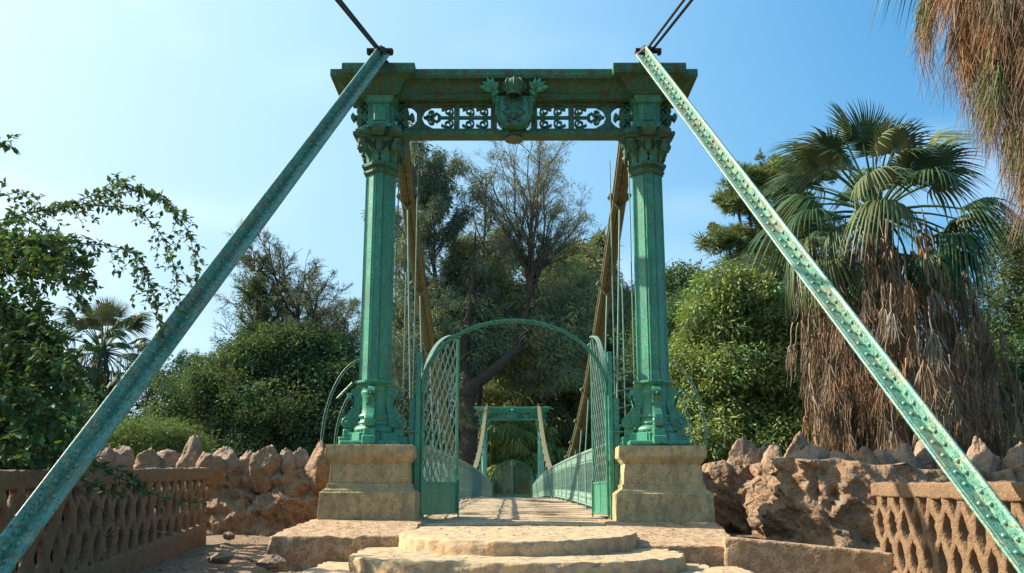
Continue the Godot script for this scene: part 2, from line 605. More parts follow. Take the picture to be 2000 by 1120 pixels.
func console(b: MB, c: Vector3, out: Vector3) -> void:
	# an S-shaped scroll bracket standing on a block, at the foot of a column
	var side := Vector3.UP.cross(out).normalized()
	var th := 0.085
	var poly := PackedVector2Array()
	poly.append_array(PackedVector2Array([Vector2(0.13, 1.50), Vector2(0.20, 1.515), Vector2(0.255, 1.49), Vector2(0.275, 1.455), Vector2(0.262, 1.425), Vector2(0.235, 1.42)]))
	poly.append_array(PackedVector2Array([Vector2(0.225, 1.38), Vector2(0.232, 1.32), Vector2(0.262, 1.26), Vector2(0.31, 1.20)]))
	poly.append_array(arc(Vector2(0.297, 1.118), 0.075, 60, -120, 9))
	poly.append_array(PackedVector2Array([Vector2(0.20, 1.07), Vector2(0.17, 1.12), Vector2(0.155, 1.25), Vector2(0.13, 1.36)]))
	b.extrude(poly, c * Vector3(1, 0, 1) + side * th / 2, out, Vector3.UP, th)
	var o := c * Vector3(1, 0, 1) + Vector3.UP * 1.118 + out * 0.297
	for s in [-1.0, 1.0]:
		b.lathe(o + side * s * (th / 2 - 0.002), [[0.062, 0.0], [0.062, 0.012], [0.050, 0.014], [0.046, 0.004], [0.030, 0.004], [0.028, 0.016], [0.015, 0.024], [0.0, 0.026]], 16, side * s)
	curled_leaf(b, c * Vector3(1, 0, 1) + Vector3.UP * 1.24 + out * 0.22, out, 0.05, 0.25, 0.09, 3, 0.3)


func make_column(root: Node3D, x: float) -> void:
	var c := Vector3(x, 0, root.position.z)
	var col := MB.new()
	col.loft([cross_plan(c, 1.58, 0.180, 0.046, 0.030), cross_plan(c, 4.08, 0.174, 0.044, 0.030)])
	obj("column_shaft", col, M.teal, root)
	# base
	var b := MB.new()
	b.box(Vector3(x, 0.872, c.z), Vector3(0.66, 0.05, 0.66), Basis(), 0.012)
	b.loft([cross_plan(c, 0.897, 0.29, 0.1, 0.05), cross_plan(c, 0.985, 0.285, 0.1, 0.05), cross_plan(c, 1.0, 0.25, 0.09, 0.05)])
	b.lathe(Vector3(x, 0, c.z), [[0.20, 0.99], [0.225, 1.01], [0.228, 1.04], [0.20, 1.075], [0.165, 1.08], [0.185, 1.10], [0.185, 1.115], [0.165, 1.125], [0.16, 1.16], [0.178, 1.17], [0.178, 1.19], [0.155, 1.21],
		[0.145, 1.30], [0.148, 1.40], [0.16, 1.44], [0.16, 1.46], [0.15, 1.47], [0.155, 1.52], [0.18, 1.535]], 24)
	for k in 24:   # gadroons
		var a := TAU * k / 24
		var d := Vector3(cos(a), 0, sin(a))
		b.lathe(Vector3(x, 1.012, c.z) + d * 0.205, [[0.0, -0.03], [0.022, -0.012], [0.026, 0.015], [0.018, 0.04], [0.0, 0.055]], 6, (Vector3.UP + d * -0.2).normalized())
	b.loft([cross_plan(c, 1.525, 0.19, 0.05, 0.03), cross_plan(c, 1.545, 0.20, 0.055, 0.02), cross_plan(c, 1.56, 0.225, 0.06, 0.02), cross_plan(c, 1.585, 0.225, 0.06, 0.02), cross_plan(c, 1.59, 0.19, 0.05, 0.02)])
	var base := obj("column_base", b, M.teal, root)
	for q in 4:
		var out := Basis(Vector3.UP, PI / 2 * q) * Vector3(0, 0, 1)
		var s := MB.new()
		console(s, c, out)
		var bs := Basis(Vector3.UP, PI / 2 * q)
		s.box(Vector3(x, 0.905, c.z) + out * 0.31, Vector3(0.15, 0.10, 0.15), bs, 0.012)
		s.box(Vector3(x, 0.995, c.z) + out * 0.285, Vector3(0.13, 0.09, 0.11), bs, 0.012)
		obj("scroll_bracket", s, M.teal, base)
	# capital
	var k := MB.new()
	k.loft([cross_plan(c, 4.05, 0.178, 0.05, 0.02), cross_plan(c, 4.075, 0.205, 0.055, 0.02), cross_plan(c, 4.095, 0.205, 0.055, 0.02), cross_plan(c, 4.11, 0.18, 0.05, 0.02), cross_plan(c, 4.13, 0.18, 0.05, 0.02),
		cross_plan(c, 4.15, 0.225, 0.06, 0.02), cross_plan(c, 4.185, 0.23, 0.06, 0.02), cross_plan(c, 4.20, 0.16, 0.045, 0.02)])
	k.lathe(Vector3(x, 0, c.z), [[0.14, 4.19], [0.15, 4.28], [0.17, 4.36], [0.215, 4.44], [0.26, 4.475]], 20)
	for q in 4:
		var bs := Basis(Vector3.UP, PI / 2 * q)
		var out := bs * Vector3(0, 0, 1)
		var sd := bs * Vector3(1, 0, 0)
		# console in the middle of each face, with a moulded block above
		k.box(Vector3(x, 4.40, c.z) + out * 0.205, Vector3(0.075, 0.19, 0.09), bs, 0.02)
		k.box(Vector3(x, 4.33, c.z) + out * 0.195, Vector3(0.055, 0.10, 0.07), bs, 0.02)
		for s in [-1, 0, 1]:
			k.rod(Vector3(x, 4.30, c.z) + out * 0.232 + sd * 0.02 * s, Vector3(x, 4.49, c.z) + out * 0.26 + sd * 0.022 * s, 0.009, 6)
		k.loft([ring_at(c, out, sd, 0.23, 0.055, 0.06, 4.485), ring_at(c, out, sd, 0.25, 0.075, 0.075, 4.53), ring_at(c, out, sd, 0.26, 0.09, 0.085, 4.565), ring_at(c, out, sd, 0.26, 0.09, 0.085, 4.605)])
		# arched band between console and corner
		for s in [-1.0, 1.0]:
			var pts := PackedVector3Array()
			for i in 7:
				var t := i / 6.0
				pts.append(Vector3(x, 4.43 + 0.04 * sin(PI * t * 0.9), c.z) + out * lerpf(0.20, 0.185, t) + sd * s * lerpf(0.05, 0.19, t))
			k.tube(pts, taper(7, 0.026, 0.018), 6)
	# abacus with hollowed sides
	var rings := []
	for e in [[0.86, 4.475], [0.9, 4.50], [0.97, 4.515], [1.0, 4.53], [1.0, 4.565], [0.94, 4.575], [0.92, 4.60]]:
		rings.append(abacus_ring(c, e[0], e[1]))
	k.loft(rings)
	var cap := obj("column_capital", k, M.cornice, root)
	for q in 4:
		var dg := Basis(Vector3.UP, PI / 2 * q + PI / 4) * Vector3(0, 0, 1)
		var v := MB.new()
		# corner rosette of the volute, turned outwards
		for side in [-1.0, 1.0]:
			var ax := (Basis(Vector3.UP, side * PI / 4) * dg).normalized()
			var o := Vector3(x, 4.35, c.z) + dg * 0.285 + ax * 0.012
			var poly := PackedVector2Array()
			for i in 22:
				var a := TAU * i / 22
				poly.append(Vector2(cos(a), sin(a)) * (0.066 if i % 2 == 0 else 0.052))
			v.extrude(poly, o, Vector3.UP.cross(ax), Vector3.UP, 0.028)
			v.lathe(o, [[0.050, 0.028], [0.046, 0.036], [0.034, 0.033], [0.027, 0.038], [0.018, 0.052], [0.0, 0.056]], 14, ax)
		v.tube(PackedVector3Array([Vector3(x, 4.23, c.z) + dg * 0.15, Vector3(x, 4.31, c.z) + dg * 0.2, Vector3(x, 4.40, c.z) + dg * 0.29, Vector3(x, 4.46, c.z) + dg * 0.30]), PackedFloat32Array([0.02, 0.03, 0.05, 0.05]), 8)
		obj("volute", v, M.cornice, cap)
	for i in 8:
		var a := TAU * (i + 0.5) / 8
		var l := MB.new()
		curled_leaf(l, Vector3(x, 4.20, c.z) + Vector3(sin(a), 0, cos(a)) * 0.15, Vector3(sin(a), 0, cos(a)), 0.062, 0.21, 0.085, 5, 0.1)
		obj("acanthus_leaf", l, M.teal, cap)


func ring_at(c: Vector3, out: Vector3, sd: Vector3, ro: float, hw: float, hd: float, y: float) -> PackedVector3Array:
	var o := Vector3(c.x, y, c.z) + out * ro
	return PackedVector3Array([o - sd * hw + out * hd, o + sd * hw + out * hd, o + sd * hw - out * hd, o - sd * hw - out * hd])


func abacus_ring(c: Vector3, k: float, y: float) -> PackedVector3Array:
	var out := PackedVector3Array()
	for q in 4:
		var b := Basis(Vector3.UP, PI / 2 * q)
		for p in [Vector2(-0.19, 0.275), Vector2(-0.08, 0.235), Vector2(0.08, 0.235), Vector2(0.19, 0.275), Vector2(0.265, 0.285)]:
			out.append(Vector3(c.x, y, c.z) + b * Vector3(p.x, 0, p.y) * k)
	return out


func moulded(b: MB, cx: float, z: float, hx: float, hz: float, prof: Array) -> void:   # prof: [outset, y], from below upwards
	var rings := []
	for p in prof:
		rings.append(rect_ring(cx, z, hx + p[0], hz + p[0], p[1]))
	b.loft(rings)


func make_frieze(root: Node3D, s: float) -> void:
	# the pierced scrollwork between a column and the crest; s is the side
	var z := root.position.z
	var b := MB.new()
	var ux := Vector3(s, 0, 0)
	var o := Vector3(0, 0, z - s * 0.03)
	var y0 := 4.655
	var y1 := 4.965
	var ym := 4.81
	var dp := 0.06
	# frame: strips round the two panels and the crescent
	b.box(Vector3(s * 0.80, 4.985, z), Vector3(1.22, 0.05, 0.10), Basis(), 0.006)
	b.box(Vector3(s * 0.80, 4.640, z), Vector3(1.22, 0.035, 0.10), Basis(), 0.006)
	b.box(Vector3(s * 0.245, ym, z), Vector3(0.075, 0.31, 0.09))
	b.box(Vector3(s * 0.698, ym, z), Vector3(0.066, 0.31, 0.09))
	b.box(Vector3(s * 1.155, ym, z), Vector3(0.055, 0.31, 0.09))
	obj("frieze_frame", b, M.cornice, root)
	var e := MB.new()
	var strokes := []
	strokes.append([PackedVector2Array([Vector2(0.28, ym), Vector2(0.67, ym)]), 0.017, 0.017])
	strokes.append([PackedVector2Array([Vector2(0.73, ym), Vector2(0.93, ym)]), 0.015, 0.015])
	for row in [-1.0, 1.0]:
		for cx in [0.375, 0.545, 0.80]:
			var cc := Vector2(cx, ym + row * 0.082)
			var sp := spiral(cc, 0.066, 0.018, -90.0 * row, -1.3 * row, 26)
			strokes.append([sp, 0.0125, 0.010])
			strokes.append([arc(Vector2(cx + 0.085, ym + row * 0.155), 0.055, -90.0 * row, -200.0 * row, 7), 0.014, 0.007])
		# spandrels of the pointed oval
		var sw := PackedVector2Array()
		for i in 12:
			var a := PI / 2 * i / 11.0
			var lob := 1.0 - 0.05 * absf(sin(a * 5.0))
			sw.append(Vector2(0.92 + 0.205 * cos(a) * lob, ym + row * 0.155 * sin(a) * lob))
		sw.append(Vector2(0.92, ym + row * 0.158))
		sw.append(Vector2(1.135, ym + row * 0.158))
		sw.append(Vector2(1.135, ym))
		e.extrude(sw, o, ux, Vector3.UP, dp)
		strokes.append([spiral(Vector2(1.0, ym + row * 0.052), 0.05, 0.01, -100.0 * row, 1.2 * row, 16), 0.012, 0.010])
		strokes.append([PackedVector2Array([Vector2(0.90, ym + row * 0.02), Vector2(0.945, ym + row * 0.055), Vector2(0.985, ym + row * 0.015)]), 0.014, 0.012])
	strokes.append([PackedVector2Array([Vector2(0.985, ym), Vector2(1.03, ym), Vector2(1.06, ym), Vector2(1.10, ym)]), 0.012, 0.012])
	for k in strokes:
		var p: PackedVector2Array = k[0]
		e.ribbon(p, taper(p.size(), k[1] * 0.85, k[2] * 0.85), o, ux, Vector3.UP, dp)
	var tre := PackedVector2Array([Vector2(1.04, ym - 0.012), Vector2(1.055, ym - 0.04), Vector2(1.07, ym - 0.015), Vector2(1.105, ym), Vector2(1.07, ym + 0.015), Vector2(1.055, ym + 0.04), Vector2(1.04, ym + 0.012)])
	e.extrude(tre, o, ux, Vector3.UP, dp + 0.01)
	obj("frieze_scrollwork", e, M.cornice, root)
	# scroll ornaments on both flanks of the block over the column
	for side in [-1.0, 1.0]:
		var g := MB.new()
		var cx: float = 1.6 + side * 0.16
		for row in [-1.0, 1.0]:
			var sp := spiral(Vector2(cx + side * 0.085, ym + row * 0.062), 0.068, 0.014, 90.0 * row if side > 0 else 90.0 * row, -1.4 * row * side, 22)
			g.ribbon(sp, taper(sp.size(), 0.017, 0.015), o - Vector3(0, 0, s * 0.02), ux, Vector3.UP, 0.10)
			var hook := arc(Vector2(cx + side * 0.02, ym + row * 0.165), 0.075, -90.0 if row > 0 else 90.0, (-90.0 if row > 0 else 90.0) + row * side * 110.0, 7)
			g.ribbon(hook, taper(hook.size(), 0.03, 0.012), o - Vector3(0, 0, s * 0.02), ux, Vector3.UP, 0.10)
		g.ribbon(PackedVector2Array([Vector2(cx, ym), Vector2(cx + side * 0.10, ym), Vector2(cx + side * 0.17, ym), Vector2(cx + side * 0.20, ym), Vector2(cx + side * 0.225, ym)]), PackedFloat32Array([0.03, 0.02, 0.018, 0.055, 0.02]), o - Vector3(0, 0, s * 0.015), ux, Vector3.UP, 0.09)
		obj("scroll_ornament", g, M.cornice, root)
	# crescent frame
	var cr := MB.new()
	for row in [-1.0, 1.0]:
		var sw := PackedVector2Array()
		for i in 10:
			var a := PI / 2 * i / 9.0
			sw.append(Vector2(1.33 - 0.155 * cos(a), ym + row * 0.15 * sin(a)))
		sw.append(Vector2(1.33, ym + row * 0.158))
		sw.append(Vector2(1.17, ym + row * 0.158))
		sw.append(Vector2(1.17, ym))
		cr.extrude(sw, o, ux, Vector3.UP, dp)
	cr.box(Vector3(s * 1.40, 4.985, z), Vector3(0.10, 0.06, 0.10))
	cr.box(Vector3(s * 1.40, 4.640, z), Vector3(0.10, 0.05, 0.10))
	obj("crescent_frame", cr, M.cornice, root)


func make_crest(root: Node3D) -> void:
	var z := root.position.z
	var X := Vector3(1, 0, 0)
	var Y := Vector3(0, 1, 0)
	var o := Vector3(0, -0.025, z + 0.02)
	var sh := MB.new()
	var poly := PackedVector2Array([Vector2(-0.215, 5.03), Vector2(0.215, 5.03), Vector2(0.215, 4.80), Vector2(0.19, 4.73), Vector2(0.14, 4.665), Vector2(0.06, 4.64), Vector2(-0.06, 4.64), Vector2(-0.14, 4.665), Vector2(-0.19, 4.73), Vector2(-0.215, 4.80)])
	sh.extrude(poly, o, X, Y, 0.20)
	var shield := obj("crest_shield", sh, M.teal, root)
	var rim := MB.new()
	var border := PackedVector2Array([Vector2(-0.195, 5.02), Vector2(-0.205, 4.98), Vector2(-0.205, 4.80), Vector2(-0.18, 4.735), Vector2(-0.135, 4.68), Vector2(-0.06, 4.655), Vector2(0.06, 4.655), Vector2(0.135, 4.68), Vector2(0.18, 4.735), Vector2(0.205, 4.80), Vector2(0.205, 4.98), Vector2(0.195, 5.02)])
	rim.ribbon(border, taper(border.size(), 0.022, 0.022), o + Vector3(0, 0, 0.20), X, Y, 0.025)
	for sx in [-1.0, 1.0]:
		for k in 4:
			rim.lathe(Vector3(sx * 0.183, 4.80 + 0.055 * k, z + 0.243), [[0.013, 0.0], [0.011, 0.008], [0.0, 0.013]], 8, Vector3(0, 0, 1))
	obj("shield_border", rim, M.cornice, shield)
	# raised monogram: two mirrored letters of meander strokes round a central bar
	var mo := MB.new()
	var of := o + Vector3(0, 0, 0.198)
	mo.ribbon(PackedVector2Array([Vector2(0, 4.98), Vector2(0, 4.79)]), taper(2, 0.02, 0.02), of, X, Y, 0.018)
	for sx in [-1.0, 1.0]:
		for st in [
			PackedVector2Array([Vector2(0.035, 4.98), Vector2(0.035, 4.82), Vector2(0.06, 4.795), Vector2(0.095, 4.80), Vector2(0.115, 4.83), Vector2(0.10, 4.85), Vector2(0.075, 4.845)]),
			PackedVector2Array([Vector2(0.035, 4.98), Vector2(0.11, 4.98), Vector2(0.11, 4.915), Vector2(0.065, 4.915), Vector2(0.065, 4.95), Vector2(0.09, 4.95)]),
			PackedVector2Array([Vector2(0.05, 4.89), Vector2(0.10, 4.855)]), PackedVector2Array([Vector2(0.10, 4.89), Vector2(0.05, 4.855)]),
			PackedVector2Array([Vector2(0.0, 4.80), Vector2(0.05, 4.775), Vector2(0.11, 4.79), Vector2(0.135, 4.83)])]:
			var p := PackedVector2Array()
			for q in st:
				p.append(Vector2(q.x * sx, q.y))
			if sx < 0:
				p.reverse()
			mo.ribbon(p, taper(p.size(), 0.007, 0.007), of, X, Y, 0.017)
	var mono := obj("monogram", mo, M.cornice, shield)
	mono.set_meta("label", "raised mirrored monogram")
	# mask and scrolls at the foot of the shield
	var ft := MB.new()
	ft.lathe(Vector3(0, 4.735, z + 0.215), [[0.045, 0.0], [0.04, 0.025], [0.025, 0.04], [0.0, 0.045]], 10, Vector3(0, 0, 1))
	for sx in [-1.0, 1.0]:
		var sp := spiral(Vector2(sx * 0.055, 4.70), 0.05, 0.012, 90, sx * -1.2, 16)
		ft.ribbon(sp, taper(sp.size(), 0.014, 0.010), of, X, Y, 0.03)
	ft.ribbon(PackedVector2Array([Vector2(-0.09, 4.655), Vector2(0, 4.668), Vector2(0.09, 4.655)]), taper(3, 0.014, 0.014), of, X, Y, 0.032)
	obj("shield_scroll", ft, M.cornice, shield)
	# shoulders and leaf sprays
	for sx in [-1.0, 1.0]:
		var sd := MB.new()
		sd.box(Vector3(sx * 0.235, 5.025, z + 0.20), Vector3(0.10, 0.075, 0.22), Basis(Vector3(0, 0, 1), sx * -0.75), 0.01)
		sd.box(Vector3(sx * 0.235, 5.0, z + 0.12), Vector3(0.035, 0.14, 0.16), Basis(Vector3(0, 0, 1), sx * 0.15), 0.01)
		var sp := spiral(Vector2(sx * 0.225, 4.985), 0.04, 0.012, 90, sx * 1.2, 14)
		sd.ribbon(sp, taper(sp.size(), 0.012, 0.010), o + Vector3(0, 0, 0.15), X, Y, 0.08)
		obj("crest_shoulder", sd, M.teal, root)
		for k in 6:
			var a := deg_to_rad([172.0, 145.0, 118.0, 92.0, 52.0, 198.0][k])
			var lf := MB.new()
			leaf_plate(lf, Vector3(sx * 0.25, 5.04, z + 0.29 + 0.006 * k), Vector3(cos(a) * sx * -1.0, sin(a), 0.42).normalized(), Vector3(0, 0, 1), [0.19, 0.17, 0.17, 0.15, 0.12, 0.12][k], 0.034)
			obj("crest_leaf", lf, M.teal, root)
	# crown
	var cw := MB.new()
	var zc := z + 0.325
	cw.lathe(Vector3(0, 0, zc), [[0.073, 4.963], [0.090, 4.968], [0.095, 4.993], [0.086, 5.003], [0.099, 5.028], [0.120, 5.073], [0.123, 5.108], [0.107, 5.143], [0.069, 5.168], [0.026, 5.180], [0.015, 5.193]], 20)
	for k in 8:
		var a := TAU * k / 8
		var d := Vector3(sin(a), 0, cos(a))
		cw.tube(PackedVector3Array([Vector3(0, 5.008, zc) + d * 0.095, Vector3(0, 5.073, zc) + d * 0.129, Vector3(0, 5.113, zc) + d * 0.132, Vector3(0, 5.153, zc) + d * 0.103, Vector3(0, 5.180, zc) + d * 0.052, Vector3(0, 5.188, zc) + d * 0.017]), taper(6, 0.012, 0.010), 6)
		cw.lathe(Vector3(0, 5.023, zc) + d * 0.101, [[0.0, -0.02], [0.02, 0.0], [0.014, 0.025], [0.0, 0.04]], 6)
	obj("crest_crown", cw, M.cornice, root)
	var fn := MB.new()
	fn.lathe(Vector3(0, 5.208, zc), [[0.0, -0.02], [0.02, -0.012], [0.024, 0.0], [0.018, 0.015], [0.0, 0.022]], 10)
	fn.extrude(PackedVector2Array([Vector2(-0.012, 5.218), Vector2(0.012, 5.218), Vector2(0.02, 5.243), Vector2(0.05, 5.243), Vector2(0.035, 5.268), Vector2(0.0, 5.293), Vector2(-0.035, 5.268), Vector2(-0.05, 5.243), Vector2(-0.02, 5.243)]), Vector3(0, 0, zc - 0.012), X, Y, 0.024)
	obj("crown_finial", fn, M.cornice, root)
	var rs := MB.new()
	rs.lathe(Vector3(0, 4.53, z + 0.05), [[0.0, -0.065], [0.05, -0.06], [0.085, -0.04], [0.10, -0.01], [0.08, 0.01], [0.05, 0.03]], 14)
	for k in 10:
		var a := TAU * k / 10
		rs.lathe(Vector3(sin(a) * 0.085, 4.508, z + 0.05 + cos(a) * 0.085), [[0.0, -0.03], [0.025, -0.015], [0.03, 0.005], [0.015, 0.02], [0.0, 0.024]], 7)
	obj("pendant_rosette", rs, M.ochre, root)


func leaf_plate(b: MB, p: Vector3, d: Vector3, n: Vector3, l: float, w: float) -> void:
	var s := d.cross(n).normalized()
	for f in 2:
		var rows := []
		for i in 7:
			var t := i / 6.0
			var ww := w * sin(PI * (0.06 + 0.93 * pow(t, 0.8)))
			var c := p + d * l * t + n * (0.03 * sin(PI * t) - f * 0.008)
			var row := PackedVector3Array([c - s * ww - n * 0.010, c - s * ww * 0.5, c + n * 0.010, c + s * ww * 0.5, c + s * ww - n * 0.010])
			if f == 0:
				row.reverse()
			rows.append(row)
		b.grid(rows)


func make_portal(zd: float, label: String) -> Node3D:
	var root := thing("bridge_portal", Vector3(0, 0.845, -zd), label, "bridge gateway", "iron portals of the footbridge")
	var z := -zd
	make_column(root, -1.6)
	make_column(root, 1.6)
	var prof := [[0.0, 4.985], [0.03, 5.0], [0.03, 5.02], [0.045, 5.03], [0.06, 5.045]]
	for i in 9:   # cove
		var t := i / 8.0
		prof.append([0.06 + 0.155 * (1.0 - cos(t * PI / 2)), 5.05 + 0.125 * sin(t * PI / 2)])
	prof.append_array([[0.225, 5.18], [0.225, 5.195], [0.235, 5.205], [0.235, 5.285], [0.225, 5.292]])
	var en := MB.new()
	moulded(en, 0.0, z, 1.96, 0.125, prof)
	# dentil course under the cove
	for k in 58:
		en.box(Vector3(-1.14 + 0.04 * k, 5.055, z + 0.195), Vector3(0.022, 0.022, 0.03))
	var ent := obj("entablature", en, M.cornice, root)
	ent.set_meta("label", "long moulded cornice streaked with rust")
	for s in [-1.0, 1.0]:
		var rs := MB.new()
		var p2 := []
		for p in prof:
			p2.append([p[0], p[1] + 0.0])
		p2[p2.size() - 1] = [0.225, 5.298]
		moulded(rs, s * 1.6, z, 0.195, 0.285, p2)
		# block over the capital
		var im := MB.new()
		moulded(im, s * 1.6, z, 0.16, 0.16, [[0.03, 4.60], [0.03, 4.635], [0.0, 4.65], [0.0, 4.93], [0.03, 4.945], [0.035, 4.985]])
		moulded(im, s * 1.6, z, 0.105, 0.225, [[0.03, 4.60], [0.03, 4.64], [0.0, 4.655], [0.0, 4.90], [0.03, 4.915], [0.05, 4.95], [0.06, 4.985]])
		im.box(Vector3(s * 1.6, 4.78, z + 0.23), Vector3(0.15, 0.19, 0.03), Basis(), 0.008)
		im.box(Vector3(s * 1.6, 4.78, z - 0.23), Vector3(0.15, 0.19, 0.03), Basis(), 0.008)
		obj("cornice_block", rs, M.cornice, root)
		obj("impost_block", im, M.teal, root)
		make_frieze(root, s)
		var sd := MB.new()   # saddle on top, with its pin and bolts
		sd.loft([rect_ring(s * 1.575, z + 0.40, 0.10, 0.14, 5.296), rect_ring(s * 1.575, z + 0.44, 0.04, 0.10, 5.35), rect_ring(s * 1.575, z + 0.50, 0.04, 0.10, 5.38)])
		sd.box(Vector3(s * 1.575, 5.33, z + 0.1), Vector3(0.09, 0.07, 0.6))
		sd.rod(Vector3(s * 1.575 - 0.13, 5.40, z + 0.58), Vector3(s * 1.575 + 0.13, 5.40, z + 0.58), 0.022, 8)
		for e in [-1.0, 1.0]:
			sd.lathe(Vector3(s * 1.575 + e * 0.11, 5.40, z + 0.58), [[0.0, 0.0], [0.045, 0.0], [0.045, 0.03], [0.03, 0.045], [0.0, 0.05]], 8, Vector3(e, 0, 0))
		obj("saddle", sd, M.dark_iron, root)
	var sf := MB.new()
	sf.box(Vector3(0, 4.585, z), Vector3(2.85, 0.075, 0.20), Basis(), 0.015)
	sf.box(Vector3(0, 4.618, z), Vector3(2.85, 0.02, 0.14))
	obj("soffit_beam", sf, M.cornice, root)
	for k in 26:
		var rv := MB.new()
		var x := -1.12 + 0.0896 * k
		if absf(x) < 0.26:
			continue
		rv.lathe(Vector3(x, 4.985, z + 0.05), [[0.014, 0.0], [0.012, 0.008], [0.0, 0.013]], 7, Vector3(0, 0, 1))
		obj("rivet", rv, M.cornice, root)
	make_crest(root)
	return root


func make_pedestal(x: float, z: float, drop: float, label: String) -> void:
	var root := thing("stone_pedestal", Vector3(x, -0.1, z), label, "pedestal", "stone pedestals of the portals")
	var parts := [["pedestal_base", [[0.52, -0.05], [0.525, 0.02], [0.518, 0.33], [0.50, 0.35]]],
		["pedestal_moulding", [[0.50, 0.348], [0.485, 0.362], [0.455, 0.385], [0.45, 0.395], [0.452, 0.425], [0.442, 0.432]]],
		["pedestal_die", [[0.435, 0.425], [0.42, 0.66]]],
		["pedestal_cap", [[0.425, 0.655], [0.45, 0.69], [0.475, 0.72], [0.48, 0.735], [0.475, 0.835], [0.465, 0.845]]]]
	for p in parts:
		var b := MB.new()
		var rows := []
		var prof: Array = p[1]
		# subdivided square rings, edges worn by noise
		var full := []
		for i in prof.size() - 1:
			var n := maxi(1, int((prof[i + 1][1] - prof[i][1]) / 0.03))
			for k in n:
				full.append([lerpf(prof[i][0], prof[i + 1][0], float(k) / n), lerpf(prof[i][1], prof[i + 1][1], float(k) / n)])
		full.append(prof[prof.size() - 1])
		for i in range(prof.size() - 1, 0, -1):
			for q in full.size():
				if full[q] == prof[i]:
					full.insert(q + 1, [prof[i][0], prof[i][1] + 0.004])
					full.insert(q, [prof[i][0], prof[i][1] - 0.004])
					break
		full.append([prof[prof.size() - 1][0] * 0.9, prof[prof.size() - 1][1] + 0.002])
		full.append([0.0, prof[prof.size() - 1][1] + 0.002])
		for e in full:
			var row := PackedVector3Array()
			for q in 4:
				for k in 26:
					var t := clampf(k / 24.0 * 2 - 1 - 1.0 / 24.0, -1.0, 1.0) if k > 0 else -1.0
					if k == 1:
						t = -0.985
					elif k == 25:
						t = 0.985
					var loc: Vector3 = Basis(Vector3.UP, PI / 2 * q) * Vector3(t, 0, 1.0)
					var edge := pow(absf(t), 14.0)
					var pt: Vector3 = Vector3(x, e[1] - drop, z) + loc * e[0]
					var wear: float = (nz.get_noise_3dv(pt * 9.0) * 0.006 + absf(nz.get_noise_3dv(pt * 23.0)) * -0.004) - edge * (0.002 + 0.016 * maxf(0, nz.get_noise_3dv(pt * 6.0) - 0.15))
					row.append(pt + loc.normalized() * wear + Vector3(0, nz.get_noise_3dv(pt * 7.0 + Vector3(9, 0, 0)) * 0.003, 0))
			rows.append(row)
		b.grid(rows, true)
		obj(p[0], b, M.stone, root)


# ---------------------------------------------------------------- bridge
func deck_y(z: float) -> float:   # z is distance ahead
	var t := clampf((z - 10.2) / (FZ - 10.2 + 0.6), 0.0, 1.0)
	return 0.0 + 0.255 * pow(sin(PI * t), 0.8)


func chain_y(z: float) -> float:
	var mid := 33.0
	if z < mid:
		return 0.95 + 4.45 * pow((mid - z) / (mid - GZ), 2.45)
	return 0.95 + 4.45 * pow((z - mid) / (FZ - mid), 1.85)


